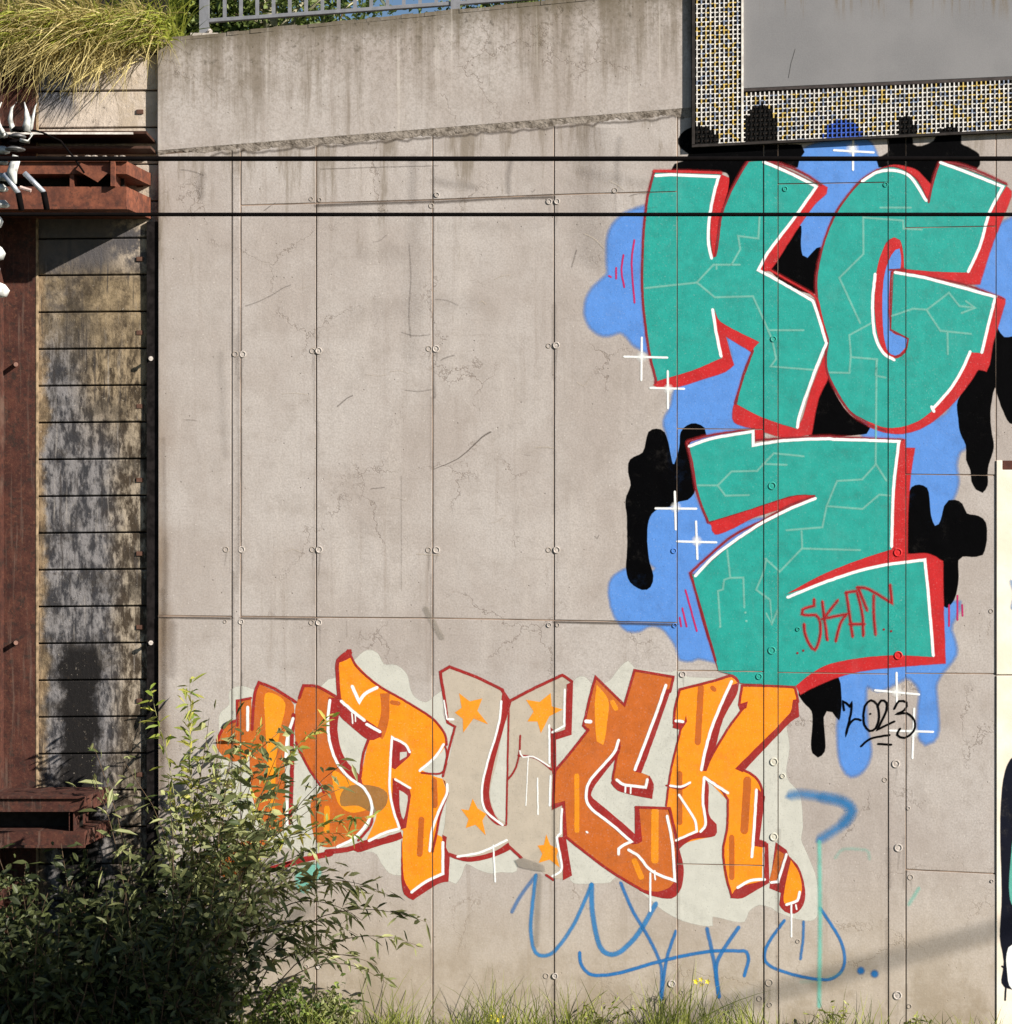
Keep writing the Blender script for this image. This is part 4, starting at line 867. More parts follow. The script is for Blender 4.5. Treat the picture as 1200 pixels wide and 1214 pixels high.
# pale fresh planks at the top
pale = t.mul(t.ramp(z, Z(255), Z(235)), t.ramp(t.noise(4, 4), .3, .5, .7, 1))
base = t.mix(pale, base, t.mix(t.ramp(ny, .4, .7), (.50, .43, .36), (.27, .225, .185)))
base = t.mix(t.mul(t.ramp(wx, X(88), X(70)), t.ramp(z, Z(150), Z(110))), base, (.12, .125, .15))
sp = t.math('SUBTRACT', .78, t.noise(34, 5, .75)); base = t.mix(t.ramp(sp, .06, .16, .7, 0), base, (.50, .44, .36))
sp2 = t.math('SUBTRACT', .72, t.noise(17, 6, .8, t.vadd(t.pos, (3, 1, 2)))); base = t.mix(t.ramp(sp2, .04, .16, .85, 0), base, (.03, .022, .015))
base = t.mix(t.mul(t.ramp(z, Z(335), Z(300)), t.ramp(z, Z(180), Z(240), .0, .85)), base, (.075, .072, .078)); base = t.mix(t.mul(t.mul(t.ramp(x, X(120), X(155)), t.ramp(z, Z(335), Z(300))), t.ramp(ny, .4, .6)), base, (.42, .35, .27))  # planks below the upper waler darkened; its shadow put into the colour
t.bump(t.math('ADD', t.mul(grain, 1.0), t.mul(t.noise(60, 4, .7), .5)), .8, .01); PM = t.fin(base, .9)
ys = [-30.0 + 44.1 * 0]
rows = [283.5 + 43.65 * k for k in range(-6, 21)]
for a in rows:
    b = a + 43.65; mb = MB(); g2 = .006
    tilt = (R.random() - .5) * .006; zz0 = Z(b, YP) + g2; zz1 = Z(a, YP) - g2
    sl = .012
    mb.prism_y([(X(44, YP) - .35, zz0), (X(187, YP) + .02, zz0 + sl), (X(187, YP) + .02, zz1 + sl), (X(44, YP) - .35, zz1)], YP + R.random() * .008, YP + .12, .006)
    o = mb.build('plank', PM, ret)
mb = MB(); mb.box(X(-80), X(187) + .03, YP + .13, YP + .3, -.5, Z(-20)); mb.build('backing', M['dark'], ret)
rustc = NT('rusty_steel'); n1 = rustc.noise(8, 6, .7); n2 = rustc.noise(40, 4, .7)
c1 = rustc.mix(rustc.ramp(n1, .35, .65), (.036, .011, .008), (.075, .025, .016)); c1 = rustc.mix(rustc.ramp(n2, .5, .72, 0, .5), c1, (.15, .065, .035))
c1 = rustc.mix(rustc.ramp(rustc.noise(15, 7, .8), .50, .62, 0, .85), c1, (.022, .013, .010)); c1 = rustc.mix(rustc.ramp(rustc.noise(1, 5, .7, rustc.scale(rustc.pos, (26, 1, 1.2))), .52, .68, 0, .6), c1, (.13, .085, .065)); rustc.bump(rustc.noise(50, 5, .7), .5, .006); RUST = rustc.fin(c1, .8)
brc = NT('orange_rusty_steel'); c1 = brc.mix(brc.ramp(brc.noise(9, 6, .7), .35, .65), (.085, .028, .017), (.19, .062, .032)); c1 = brc.mix(brc.ramp(brc.noise(14, 7, .8), .5, .62, 0, .75), c1, (.045, .02, .014)); brc.bump(brc.noise(50, 5), .4, .005); ORUST = brc.fin(c1, .75)
spm = simple('brown_spacer', (.09, .045, .03), .9)
for i, a in enumerate(rows):
    if 80 < a < 900 and i % 2 == 0:
        mb = MB(); mb.box(X(162, YP), X(170, YP), YP - .004, YP + .01, Z(a + 26, YP), Z(a + 21, YP)); mb.build('spacer', spm, ret)
mb = MB(); mb.box(X(173.5), X(186.2), YP - .03, YP + .02, -.3, Z(262)); mb.build('shade_bar', simple('black_shade_strip', (.012, .010, .010), .8, nz=.5), ret)  # black bar added to deepen the concrete wall's shadow strip on the planks
# steel pile
pile = thing('steel_pile', 'rusty upright steel pile with pins at the left edge of the plank wall', 'steel pile', P(25, 1222, 0))
mb = MB(); mb.box(X(-45), X(42), .02, .045, -.3, Z(14)); mb.build('flange', RUST, pile)
mb = MB(); mb.box(X(-5), X(4), -.10, .018, -.3, Z(14)); mb.build('web', RUST, pile)
mb = MB(); mb.box(X(42) + .001, X(42) + .014, .016, .05, -.3, Z(14)); mb.build('flange_edge', simple('ochre_crusted_edge', (.25, .18, .11), .9, nz=.45), pile)
for py in (432, 762, 545, 655):
    if py in (432, 762):
        mb = MB(); mb.tube([P(19, py, .02), P(19, py, -.07)], .018, 8); mb.build('pin', simple('pin_steel', (.22, .12, .09), .7), pile)
for py in (425, 762):
    o = thing('wall_pin', 'short steel pin at the dark edge of the concrete wall, ' + ('upper' if py == 425 else 'lower') + ' of two', 'pin', P(179, py, YP), 'pins in the gap beside the concrete wall')
    mb = MB(); mb.tube([P(179, py, YP), P(179, py, -.03)], .012, 8); mb.build('pin_shaft', plain, o)
    mb = MB(); mb.tube([P(179, py, -.03), P(179, py, -.04)], .019, 8); mb.build('pin_head', plain, o)

# walers (double channel beams standing off the planks)
def waler(y_top, y_bot, xr, label, mt, D=.56, slot=(.27, .54), skew=14, xl=-60):
    yf = .05 - D; o = thing('steel_waler', label, 'steel beam', P(60, y_bot, yf), 'rusty beams across the plank wall')
    H = y_bot - y_top; s0 = y_top + H * slot[0]; s1 = y_top + H * slot[1]
    x0 = X(xl, yf); x1 = X(xr, yf); x2 = X(xr, yf) + skew / 150.0
    def bar(za, zb, nm):
        m = MB(); m.add([(x0, yf, Z(zb, yf)), (x1, yf, Z(zb, yf)), (x2, .08, Z(zb, yf)), (x0, .08, Z(zb, yf)), (x0, yf, Z(za, yf)), (x1, yf, Z(za, yf)), (x2, .08, Z(za, yf)), (x0, .08, Z(za, yf))],
                        [(0, 1, 5, 4), (1, 2, 6, 5), (2, 3, 7, 6), (3, 0, 4, 7), (4, 5, 6, 7), (3, 2, 1, 0)]); return m.build(nm, mt, o)
    bar(y_top, s0, 'channel'); bar(s1, y_bot, 'channel')
    # lips on the channels and end flanges
    for za, zb in ((y_top - 1.2, y_top + 1.2), (y_bot - 1.5, y_bot + 1.5)):
        m = MB(); m.box(x0, x1 + .01, yf - .03, yf - .002, Z(zb, yf), Z(za, yf)); m.build('lip', mt, o)
    for px in (85, xr - 16):
        if px < xr - 3:
            m = MB(); m.box(X(px - 2.5, yf), X(px + 2.5, yf), yf + .01, .06, Z(s1, yf) + .002, Z(s0, yf) - .002); m.build('stiffener', mt, o)
    m = MB(); m.box(x0, x1 - .06, yf + .22, yf + .24, Z(s1, yf) + .002, Z(s0, yf) - .002); m.build('inner_plate', M['dark'], o)
    return o
w1 = waler(191, 247, 150, 'rusty double channel beam crossing the plank wall under the dry grass', ORUST)
w2 = waler(945, 1003, 100, 'rusty double channel beam low down behind the shrub', RUST, slot=(.30, .70))
m = MB(); m.add([P(96, 193, -.55), P(128, 205, -.55), P(116, 216, -.55), P(90, 201, -.55), P(96, 193, -.515), P(128, 205, -.515), P(116, 216, -.515), P(90, 201, -.515)], [(0, 3, 2, 1), (4, 5, 6, 7), (0, 1, 5, 4), (1, 2, 6, 5), (2, 3, 7, 6), (3, 0, 4, 7)])
m.build('gusset', ORUST, w1)
m = MB(); m.box(X(133, -.5), X(138, -.5), -.56, -.515, Z(222, -.5), Z(191, -.5)); m.build('end_plate', ORUST, w1)
# cover plates above the upper waler
cov = thing('cover_plate', 'thin dark steel cover plate jutting out above the upper rusty beam', 'steel plate', P(90, 160, -.2))
dst = simple('dark_brown_steel', (.05, .025, .018), .7)
m = MB(); m.box(X(-60, -.35), X(183), -.36, .08, Z(158.5, -.36), Z(155.2, -.36)); m.build('plate', dst, cov)
m = MB(); m.box(X(-60, -.35), X(168), -.372, -.362, Z(159.5, -.36), Z(157.0, -.36)); m.build('plate_edge', lm_, cov)
m = MB(); m.box(X(-60, -.2), X(184), -.20, .08, Z(176, -.2), Z(173, -.2)); m.build('plate', simple('worn_brown_steel', (.06, .03, .02), .7), cov)
for i in range(7):
    px = 74 + i * 11 + R.random() * 9; q_ = R.uniform(.5, 1); m = MB(); m.lathe([(.03 * q_, 0), (.024 * q_, .008), (.014, .012 * q_), (.004, .014 * q_)], P(px, 186, -.45), 'z', 5); m.build('debris', dullp, cov)

# ------------------------------------------------------------------ overhead wires and insulators in front
wm = simple('dark_cable', (.004, .003, .003), .9)
def wire(py, w, y, label):
    mb = MB(); r = w / 300.0 * (CAMD + y) / CAMD
    pts = [(x_, y, Z(py, y) + .012 * ((x_ / 14.0) ** 2 - 0) - (py < 200) * 0.0) for x_ in np.linspace(-14, 14, 29)]
    mb.tube(pts, r, 8); o = mb.build('overhead_wire', wm, None, smooth=True); tag(o, label, 'overhead wire', 'overhead wires stretched across the wall'); return o
wire(188.2, 5.8, -8.0, 'thicker upper black overhead wire running across the whole wall')
wire(254.3, 4.6, -8.0, 'thinner lower black overhead wire running across the whole wall')
mb = MB(); mb.tube([P(-20, 150, -3), P(25, 151, -3), P(50, 157, -3), P(72, 167, -3), P(90, 190, -3), P(100, 205, -3)], .007, 6)
tag(mb.build('drooping_cable', wm, None, smooth=True), 'thin dark cable drooping from the insulator over the rusty beam', 'cable')
porc = simple('white_glazed_porcelain', (.46, .47, .45), .4, nz=.55, sc=14); capm = simple('grey_cast_cap', (.12, .12, .12), .5, .5); rodm = simple('grey_rod', (.42, .45, .50), .4, .5)
ins = thing('insulator', 'white porcelain insulator stack with horn prongs at the left edge', 'insulator', P(10, 350, -3))
YI = -3
for pts_, rr_ in (([(2, 121), (-3, 132), (-2, 146), (4, 158)], [.003, .008, .014, .016]), ([(20, 121), (14, 128), (12, 142), (16, 156)], [.003, .009, .016, .02]), ([(29, 121), (31, 130), (33, 142), (31, 156)], [.003, .010, .024, .034]), ([(46, 119), (42, 126), (39, 140), (36, 154)], [.002, .005, .010, .016])):
    mb = MB(); mb.tube([P(a_, b_, YI) for a_, b_ in pts_], .02, 7, rr=rr_); mb.build('horn', porc, ins, smooth=True)
for k in range(4):
    mb = MB(); mb.lathe([(.02, -.016), (.062 - .006 * k, -.012), (.066 - .006 * k, -.004), (.035, .012), (.02, .016)], P(18 + k * 1.5, 176 - k * 7.5, YI), 'z', 16); mb.build('cap', wm if k % 2 else capm, ins, smooth=True)
mb = MB(); mb.tube([P(24, 166, YI - .06), P(34, 168, YI - .06), P(38, 158, YI - .06)], .013, 7); mb.build('clamp', porc, ins, smooth=True)
mb = MB(); mb.tube([P(-9, 100, YI + .1), P(-11, 420, YI + .1)], .03, 8); mb.build('rod', capm, ins, smooth=True)
for k in range(6):
    mb = MB(); mb.lathe([(.02, -.02), (.045, -.012), (.05, 0), (.03, .02), (.02, .03)], P(1 + 2 * (k % 2), 160 + k * 16 + 3 * (k % 2), YI + .1), 'z', 12); mb.build('shed', porc, ins, smooth=True)
for (px, py, r) in ((-9, 262, .07), (-7, 300, .075), (-10, 318, .055), (-5, 344, .09)):
    mb = MB(); mb.lathe([(.02, -.05), (r * .8, -.04), (r, 0), (r * .7, .035), (.03, .05)], P(px, py, YI + .1), 'z', 16); mb.build('shed', porc, ins, smooth=True)
for pts in ([P(29, 205, YI), P(52, 228, YI)], [P(5, 206, YI), P(22, 229, YI)]):
    mb = MB(); mb.tube(pts, .017, 8); mb.build('arm', rodm, ins, smooth=True)
    mb = MB(); mb.tube([pts[1], (pts[1][0] + .02, pts[1][1], pts[1][2] - .11)], .02, 8); mb.build('arm_tip', wm, ins, smooth=True)
mb = MB(); mb.tube([P(20, 185, YI), P(14, 205, YI), P(18, 218, YI)], .03, 8, rr=[.03, .034, .012]); mb.build('neck', porc, ins, smooth=True)
mb = MB(); mb.tube([P(24, 222, YI), P(37, 226, YI)], .012, 7); mb.build('clip', simple('pinkish_clip', (.5, .38, .34), .5), ins)
# stay cable outside the frame to the right: its soft shadow crosses the lower right panels
tt = 21.0; A = Vector((X(1200), 0, Z(1097))) + SUN * tt; B = Vector((X(880), 0, Z(1187))) + SUN * tt; d = (B - A)
mb = MB(); mb.tube([tuple(A - d * 2.5), tuple(A + d * 3)], .034, 8)
tag(mb.build('stay_cable', wm, None, smooth=True), 'thick stay cable slanting down across the tracks to the right of the wall', 'cable')

# ------------------------------------------------------------------ GROUND, EMBANKMENT
gt = NT('ground_soil'); c = gt.mix(gt.ramp(gt.noise(3, 6), .35, .65), (.05, .04, .03), (.10, .085, .06)); c = gt.mix(gt.ramp(gt.noise(.6, 4), .45, .6), c, (.06, .08, .025)); gt.bump(gt.noise(20, 6), .7, .03); gt.fin(c, .95)
mb = MB(); mb.add([(-300, -300, -.03), (300, -300, -.03), (300, .3, -.03), (-300, .3, -.03)], [(0, 1, 2, 3)])
tag(mb.build('ground', gt.mat, None), kind='structure')
vs = []; fs = []; xs = np.linspace(-40, 60, 81); yss = [.16, .5, 1.2, 2.5, 5, 9, 16, 40, 300]
for yv in yss:
    for xv in xs:
        left = 1 / (1 + math.exp((xv + 2.7) * 6))
        h = 7.55 + left * min(1.2, .12 + .5 * (yv - .16)) + max(0, yv - 5) * .02
        vs.append((float(xv), yv if xv < -2.8 or yv > .3 else .66, h))
nx = len(xs)
for j in range(len(yss) - 1):
    for i in range(nx - 1): a = j * nx + i; fs.append((a, a + 1, a + nx + 1, a + nx))
o = mesh('embankment', vs, fs, gt.mat, smooth=True); tag(o, kind='structure')

# ------------------------------------------------------------------ VEGETATION
def leafmat(name, c0, c1, tr=.35):
    t = NT(name); at = t.n.new('ShaderNodeAttribute'); at.attribute_name = 'rnd'
    c = t.mix(at.outputs['Fac'], c0, c1); t.fin(c, .5, 0, .35)
    tl = t.n.new('ShaderNodeBsdfTranslucent'); t.l.new(c, tl.inputs[0]); mx = t.n.new('ShaderNodeMixShader'); mx.inputs[0].default_value = tr
    t.l.new(t.b.outputs[0], mx.inputs[1]); t.l.new(tl.outputs[0], mx.inputs[2]); t.l.new(mx.outputs[0], t.out.inputs['Surface']); return t.mat
DKL = leafmat('dark_shrub_leaf', (.010, .018, .005), (.12, .14, .05), .25)
OLV = leafmat('olive_leaf', (.035, .06, .012), (.42, .44, .19), .35); YGR = leafmat('yellow_green_leaf', (.12, .20, .025), (.55, .52, .12))
STRAW = leafmat('dry_straw', (.20, .15, .04), (.80, .68, .30), .4); WEED = leafmat('weed_leaf', (.03, .07, .012), (.26, .33, .07), .35); GRN = leafmat('green_blade', (.05, .085, .012), (.46, .50, .08), .45); DRYG = leafmat('olive_blade', (.05, .075, .012), (.46, .50, .11), .4)
TREEL = leafmat('tree_leaf', (.03, .06, .015), (.22, .28, .07), .4)
stemm = simple('brown_stem', (.09, .06, .035), .9); gstem = simple('pale_green_stem', (.22, .22, .10), .8)
bark = simple('pale_bark', (.38, .36, .24), .9)
def leaf(mb, p, d, L, wd, m=0, up=None):
    d = d.normalized(); u = Vector((R.gauss(0, 1), R.gauss(0, 1), R.gauss(0, 1))) if up is None else up
    s = d.cross(u)
    if s.length < 1e-3: s = Vector((1, 0, 0))
    s = s.normalized() * wd * .5; n = s.cross(d).normalized()
    m1 = p + d * L * .35 - n * wd * .12; tip = p + d * L + Vector((0, 0, -L * .18)); m2 = p + d * L * .7 + Vector((0, 0, -L * .05))
    mb.add([tuple(p), tuple(m1 + s), tuple(m2 + s * .7), tuple(tip), tuple(m2 - s * .7), tuple(m1 - s)], [(0, 1, 2, 3), (0, 3, 4, 5)], m, R.random() * .98 + .01)
def blade(mb, p, d, L, wd, bend, m=0, r=None, seg=4, g=1.0):
    d = d.normalized(); side = d.cross(Vector((R.gauss(0, .3), -1, R.gauss(0, .3)))).normalized() * wd * .5
    vs = []; q = Vector(p); dd = d.copy(); b = Vector(bend)
    for i in range(seg + 1):
        w = side * (1 - (i / seg) ** 1.6 * .92)
        vs += [tuple(q - w), tuple(q + w)]
        q = q + dd * (L / seg); dd = (dd + b / seg).normalized()
    mb.add(vs, [(2 * i, 2 * i + 1, 2 * i + 3, 2 * i + 2) for i in range(seg)], m, r if r is not None else R.random() * .98 + .01)
def shrub(name, label, cat, base, stems, leafm, stm, group=None):
    """stems: list of dict(p0, dir, L, droop, n, ll, lw)"""
    o = thing(name, label, cat, base, group); sb = MB(); lb = MB()
    for s in stems:
        q = Vector(s['p']); d = Vector(s['d']).normalized(); pts = [q.copy()]; N = 12; L = s['L']
        for i in range(N):
            d = (d + Vector(s['droop']) / N + Vector((R.gauss(0, .05), R.gauss(0, .05), R.gauss(0, .04)))).normalized(); q = q + d * L / N; pts.append(q.copy())
        sb.tube(pts, .01, 5, rr=[s.get('r', .009) * (1 - .75 * i / N) for i in range(N + 1)])
        for k in range(s['n']):
            t = s.get('t0', .15) + (1 - s.get('t0', .15)) * (k + R.random()) / s['n']; f = t * N; i = min(N - 1, int(f)); pp_ = pts[i].lerp(pts[i + 1], f - i)
            dd = (pts[i + 1] - pts[i]).normalized(); rd = Vector((R.gauss(0, 1), R.gauss(0, 1), R.gauss(-.15, .8))).normalized()
            if 'spread' in s: pp_ = pp_ + Vector((R.gauss(0, 1), R.gauss(0, 1), R.gauss(0, 1))) * s['spread']
            leaf(lb, pp_, dd * .6 + rd, s['ll'] * R.uniform(.6, 1.25), s['lw'] * R.uniform(.7, 1.2))
    lb.build('foliage', leafm, o, kind='stuff'); sb.build('stem', stm, o, kind='stuff', smooth=True); return o

R.seed(11)
# a: dense dark shrub bottom left
st = []
for i in range(150):
    px = R.uniform(-60, 250); y = R.uniform(-1.5, -.35); top = R.uniform(990, 1130) + max(0, px - 160) * .15
    p0 = Vector((X(px, y), y, .0)); L = (Z(top, y)) * R.uniform(.75, 1.05)
    st.append(dict(p=p0, d=(R.gauss(0, .25), R.gauss(0, .2), 1), L=L, droop=(R.gauss(0, .5), R.gauss(-.1, .3), -.5), n=int(50 * L), ll=.115, lw=.040, spread=.06, t0=.03))
shrub('dark_shrub', 'dense dark green shrub filling the lower left corner', 'shrub', P(90, 1214, -.9), st, DKL, stemm)
R.seed(12)
# b: tall loose shrub with willowy leaves in front of the wall edge
st = []
for i in range(56):
    px = R.uniform(100, 255); y = R.uniform(-1.3, -.25)
    topx = R.choice([R.uniform(150, 300), R.uniform(190, 330), R.uniform(220, 300)]); topy = 835 + abs(topx - 235) * .9 + R.uniform(0, 170)
    p0 = Vector((X(px, y), y, 0)); T = Vector(P(topx, topy, y)); dv = T - p0
    st.append(dict(p=p0, d=dv + Vector((0, 0, dv.length * .35)), L=dv.length * 1.08, droop=(dv.x * .35, R.gauss(0, .2), -.75), n=int(26 * dv.length), ll=R.choice([.09, .13, .16]), lw=R.choice([.026, .036, .046]), spread=.035, t0=.22, r=.008))
shrub('willowy_shrub', 'tall loose olive green shrub with narrow leaves covering the letter D', 'shrub', P(240, 1214, -.8), st, OLV, stemm)
R.seed(13)
# c: arching branch reaching right
st = []
for i in range(12):
    y = R.uniform(-.9, -.3); px = R.uniform(250, 330); p0 = Vector((X(px, y), y, Z(R.uniform(1080, 1214), y)))
    T = Vector(P(R.uniform(340, 432), R.uniform(985, 1100), y)); dv = T - p0
    st.append(dict(p=p0, d=dv + Vector((0, 0, dv.length * .7)), L=dv.length * 1.25, droop=(.5, 0, -1.7), n=int(34 * dv.length), ll=.125, lw=.028, spread=.02, t0=.3, r=.006))
shrub('arching_shrub', 'arching shrub branches drooping in front of bare concrete right of the dark shrub', 'shrub', P(300, 1214, -.6), st, OLV, stemm)
R.seed(14)
# d: sunlit stems with yellow leaves over the letter D
st = []
for (bx, tx, ty, yy) in ((250, 345, 830, -.5), (255, 300, 870, -.55), (262, 395, 905, -.5), (250, 380, 930, -.45), (235, 262, 900, -.6), (230, 205, 800, -.4), (225, 170, 830, -.45), (230, 225, 830, -.5)):
    p0 = Vector((X(bx, yy), yy, Z(1060, yy))); T = Vector(P(tx, ty, yy)); dv = T - p0
    st.append(dict(p=p0, d=dv + Vector((0, 0, dv.length * .3)), L=dv.length * 1.05, droop=(dv.x * .5, 0, -.6), n=int(32 * dv.length), ll=.125, lw=.028, spread=.012, t0=.25, r=.006))
shrub('sunlit_shrub', 'bright yellow green leafy stems rising across the orange letter D', 'shrub', P(245, 1214, -.5), st, YGR, gstem)
R.seed(15)
# e: low weeds along the wall
for (cx, w, h, n, mt, lab) in ((345, 60, 70, 26, WEED, 'low bright green weed at the wall foot beside the shrub'), (405, 40, 50, 14, OLV, 'small olive weed at the wall foot left of the vertical joint')):
    st = []
    for i in range(n):
        y = R.uniform(-.4, -.1); px = cx + R.gauss(0, w * .45); L = Z(1214 - h * R.uniform(.5, 1), y)
        st.append(dict(p=(X(px, y), y, 0), d=(R.gauss(0, .3), R.gauss(0, .2), 1), L=L, droop=(R.gauss(0, .6), 0, -.4), n=int(40 * L) + 6, ll=.06, lw=.028, spread=.02, t0=.1, r=.004))
    shrub('weed', lab, 'weed', P(cx, 1214, -.25), st, mt, gstem, 'weeds at the foot of the wall')
# dark spiky weeds in front of the concrete
for (cx, h, n, lab) in ((716, 52, 7, 'dark broad leaved weed between the blue tag and the ground'), (1095, 18, 5, 'tiny dark weed at the wall foot near the right vertical joint'), (990, 34, 6, 'small dark weed standing right of the blue tag')):
    st = []
    for i in range(n):
        y = R.uniform(-.35, -.15); L = (h / 150.) * R.uniform(.7, 1.3)
        st.append(dict(p=(X(cx + R.gauss(0, 5), y), y, 0), d=(R.gauss(0, .6), R.gauss(0, .2), 1), L=L, droop=(R.gauss(0, .3), 0, -.2), n=10, ll=.06, lw=.018, spread=.008, t0=.4, r=.004))
    shrub('weed', lab, 'weed', P(cx, 1214, -.25), st, DRYG, stemm, 'weeds at the foot of the wall')
# yellow flowers
fl = simple('yellow_petal', (.75, .60, .02), .6, nz=.1)
for (cx, cy, n, lab) in ((832, 1165, 6, 'small yellow flowers on a thin stem in front of the blue tag'), (589, 1208, 6, 'yellow flower cluster at the bottom edge left of the tag')):
    o = thing('flower', lab, 'flower', P(cx, 1214, -.2), 'yellow flowers at the wall foot')
    mb = MB()
    for k in range(3): mb.tube([(X(cx + k * 3, -.2), -.2, 0), P(cx + R.uniform(-5, 5), (1214 + cy) / 2, -.2), P(cx + R.uniform(-10, 10), cy, -.2)], .0035, 5)
    mb.build('stem', gstem, o)
    for k in range(n):
        q = P(cx + R.uniform(-8, 9), cy + R.uniform(-4, 5), -.2 + R.uniform(-.03, .03)); mb = MB()
        for a in range(5):
            an = a * 1.257; mb.add([q, (q[0] + .014 * math.cos(an - .4), q[1] - .006, q[2] + .014 * math.sin(an - .4)), (q[0] + .022 * math.cos(an), q[1] - .008, q[2] + .022 * math.sin(an)), (q[0] + .014 * math.cos(an + .4), q[1] - .006, q[2] + .014 * math.sin(an + .4))], [(0, 1, 2, 3)])
        mb.build('bloom', fl, o)
R.seed(16)
# grass at the wall foot
mb = MB()
for i in range(4800):
    px = R.uniform(-20, 1190); y = R.uniform(-.6, -.03)
    dens = 1.0 if px < 900 else .38
    if R.random() > dens: continue
    tuft = .5 + .5 * math.sin(px * .045) * math.sin(px * .013 + 1); h = (.05 + .44 * R.random() ** 2.8 * (.3 + tuft)) * (1.15 if 440 < px < 900 else .75 if px > 900 else .9)
    blade(mb, (X(px, y), y, -.03), Vector((R.gauss(0, .35), R.gauss(0, .2), 1)), h, .0075, (R.gauss(0, .7), R.gauss(-.1, .2), -.35), r=R.random() ** 1.4)
for (x0, y0, x1, y1) in ((800, 1214, 905, 1160), (815, 1214, 822, 1140), (905, 1214, 862, 1178), (640, 1214, 630, 1170), (700, 1214, 745, 1175), (715, 1214, 692, 1160), (835, 1214, 845, 1185), (540, 1214, 560, 1168), (500, 1214, 520, 1172)):
    p0 = Vector(P(x0, y0, -.3)); T = Vector(P(x1, y1, -.3)); p0.z = -.02
    blade(mb, p0, T - p0 + Vector((0, 0, .05)), (T - p0).length * 1.05, .011, ((T - p0).x * .6, 0, -.3), r=.15, seg=6)
for i in range(500):
    px = R.gauss(60, 130); y = R.uniform(-1.9, -1.5); blade(mb, (X(px, y), y, -.03), Vector((R.gauss(0, .3), -.1, 1)), R.uniform(.25, .6), .008, (R.gauss(0, .6), -.2, -.4), r=R.random() * .5)
tag(mb.build('grass', DRYG, None), 'olive grass blades growing along the foot of the wall', kind='stuff')
# overhanging dry straw and green grass at the top left
mb = MB()
for i in range(4200):
    t_ = R.random(); px = R.uniform(-15, 190); y = R.uniform(-.08, .3)
    py = 22 + 40 * t_ * (1.0 if px < 150 else .6); tuft = .55 + .45 * math.sin(px * .09 + 1.3) * math.sin(px * .031 + .4)
    d = Vector((R.gauss(-.45, .75), -.8, R.uniform(-.7, 1.0)))
    if R.random() < .35: d = Vector((R.gauss(0, 1), -.7, R.gauss(0, .8)))
    blade(mb, P(px, py, y), d, R.uniform(.10, .66) * (.5 + .85 * tuft) * (1 if px < 150 else .7), R.uniform(.006, .013), (R.gauss(-.7, .7), -.15, R.uniform(-2.2, -.5)), seg=5)
for i in range(60):
    px = R.uniform(0, 185); blade(mb, P(px, R.uniform(45, 80), -.03), Vector((R.gauss(-.5, .7), -.5, -.5)), R.uniform(.3, .6), .008, (R.gauss(-.2, .8), 0, -.8), seg=5, r=R.random())
tag(mb.build('dry_grass', STRAW, None), 'dry straw coloured grass hanging over the top of the plank wall', kind='stuff')
mb = MB()
for i in range(6500):
    px = R.uniform(-30, 214); y = R.uniform(.0, 2.2); zz = Z(44) + .55 * y
    blade(mb, (X(px, y), y, zz - .12), Vector((R.gauss(-.15, .5), R.gauss(-.25, .3), 1)), R.uniform(.2, .6), .013, (R.gauss(-.6, .9), -.5, -1.2), seg=4, r=R.random() ** .8)
for i in range(520):
    px = R.uniform(-10, 205); blade(mb, P(px, R.uniform(20, 56), -.04), Vector((R.gauss(-.6, .8), -.7, .3)), R.uniform(.2, .5), .012, (R.gauss(-.7, .7), -.3, -1.5), seg=5, r=R.uniform(.5, .99))
tag(mb.build('green_grass', GRN, None), 'tall green grass on the bank above the plank wall', kind='stuff')

R.seed(17)
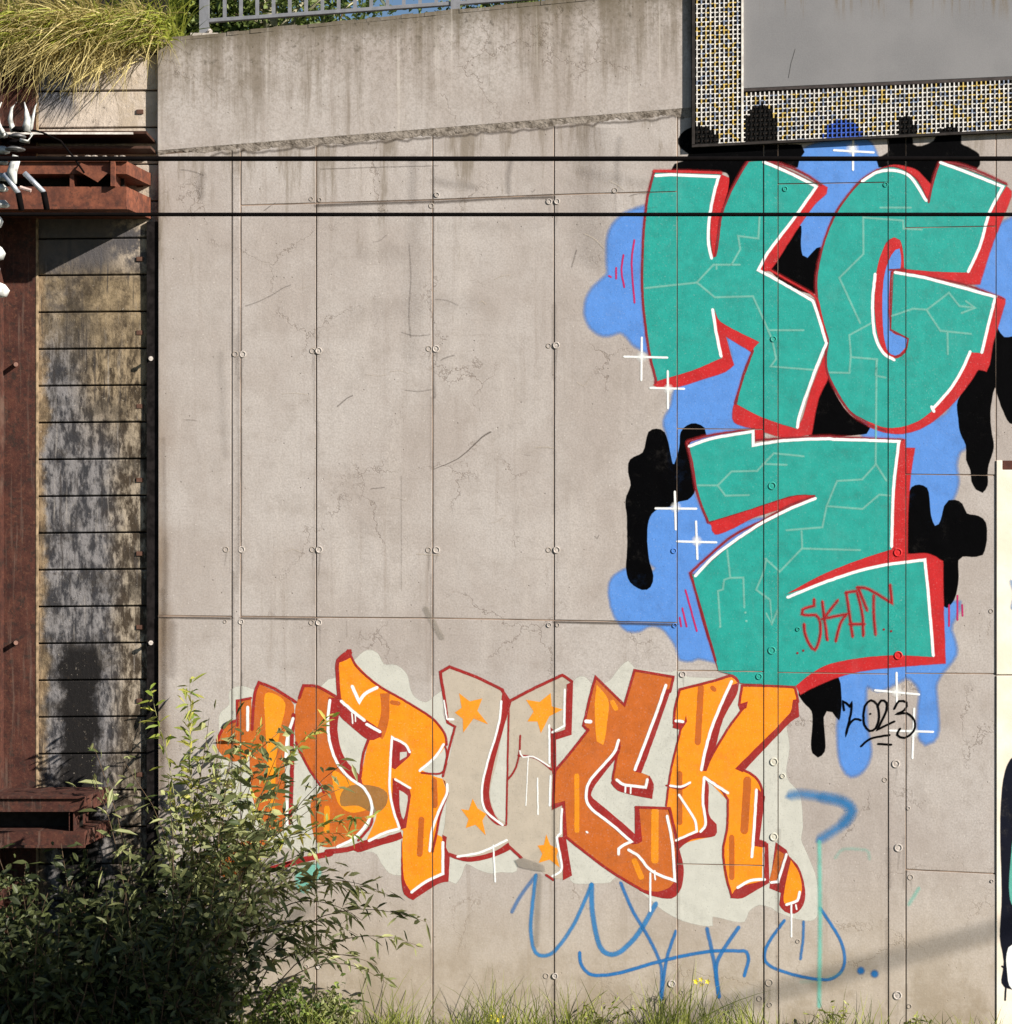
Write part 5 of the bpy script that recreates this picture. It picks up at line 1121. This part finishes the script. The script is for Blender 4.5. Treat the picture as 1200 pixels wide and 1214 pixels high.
# trees and bushes behind the railing
def tree(name, label, px, y, top, w, n, trunk_r, tm=bark, base_z=7.5, cz=.75, ll=.10, lm=TREEL, hollow=.0):
    o = thing(name, label, 'tree' if 'tree' in name else 'bush', (X(px, y), y, base_z)); H = Z(top, y) - base_z
    tb = MB(); tb.tube([(X(px, y), y, base_z - .1), (X(px, y) + .03, y, base_z + H * .5), (X(px, y) - .02, y, base_z + H * .9)], trunk_r, 8, rr=[trunk_r, trunk_r * .75, trunk_r * .3])
    tips = []
    for i in range(26):
        a = R.uniform(0, 6.28); h0 = base_z + H * R.uniform(.02, .8); q0 = Vector((X(px, y), y, h0)); d = Vector((math.cos(a), math.sin(a) * .6, R.uniform(.0, .9))) * w * R.uniform(.5, 1)
        q1 = q0 + d * .5 + Vector((0, 0, .1)); q2 = q0 + d; tb.tube([q0, q1, q2], .02, 5, rr=[trunk_r * .35, trunk_r * .2, .004]); tips += [q1, q2, (q1 + q2) / 2]
    tb.build('trunk', tm, o, smooth=True); lb = MB()
    for i in range(n):
        c = R.choice(tips) + Vector((R.gauss(0, .16), R.gauss(0, .16), R.gauss(0, .14))) * (w / .8)
        leaf(lb, c, Vector((R.gauss(0, 1), R.gauss(0, 1), R.gauss(-.3, .7))), ll * R.uniform(.6, 1.2), ll * .42)
    lb.build('crown', lm, o, kind='stuff'); return o
tree('birch_tree', 'pale trunked young tree directly behind the left end of the railing', 318, 1.6, -330, 1.0, 2600, .075)
tree('green_bush', 'dark leafy bush behind the railing post at the left end', 226, 1.2, -60, .5, 2600, .04, stemm)
tree('leafy_bush', 'yellow green bush behind the first balusters of the railing', 280, 2.4, -40, .8, 2600, .04, stemm)
tree('low_bush', 'sparse bush against the sky in the middle of the railing', 395, 3.0, -10, .9, 1700, .04, stemm, ll=.08)
tree('hedge_bush', 'small green bush topping the parapet right of the second railing post', 600, 1.4, -30, .50, 1800, .03, stemm, ll=.07)
tree('far_tree', 'tall tree standing back behind the right half of the railing', 690, 7, -260, 2.2, 3500, .12, stemm)

R.seed(18)
# unseen tree added right of the frame; its crown shades the lower left corner
ST = thing('shade_tree', 'broad leafy tree added out of view to the right to shade the shrubs', 'tree', (7.55, -8.0, 0))
mb = MB(); mb.tube([(7.55, -8, -.1), (7.65, -8, 2.5), (7.45, -8.05, 5.2), (7.55, -8, 7.2)], .16, 10, rr=[.2, .16, .11, .04])
tips = []
for i in range(34):
    a = R.uniform(0, 6.28); h0 = R.uniform(4.2, 6.5); q0 = Vector((7.55, -8, h0)); d = Vector((math.cos(a), math.sin(a), R.uniform(.1, .5))) * R.uniform(.8, 1.75) * (1 - .5 * abs(h0 - 5.9) / 1.6)
    mb.tube([q0, q0 + d * .5, q0 + d], .03, 5, rr=[.04, .025, .008]); tips += [q0 + d * .6, q0 + d, q0 + d * .3]
mb.build('trunk', stemm, ST, smooth=True)
lb = MB()
for i in range(9000):
    c = R.choice(tips) + Vector((R.uniform(-.4, .4), R.uniform(-.4, .4), R.uniform(-.32, .32)))
    leaf(lb, c, Vector((R.gauss(0, 1), R.gauss(0, 1), R.gauss(-.3, .7))), .15 * R.uniform(.6, 1.2), .07)
lb.build('crown', TREEL, ST, kind='stuff')
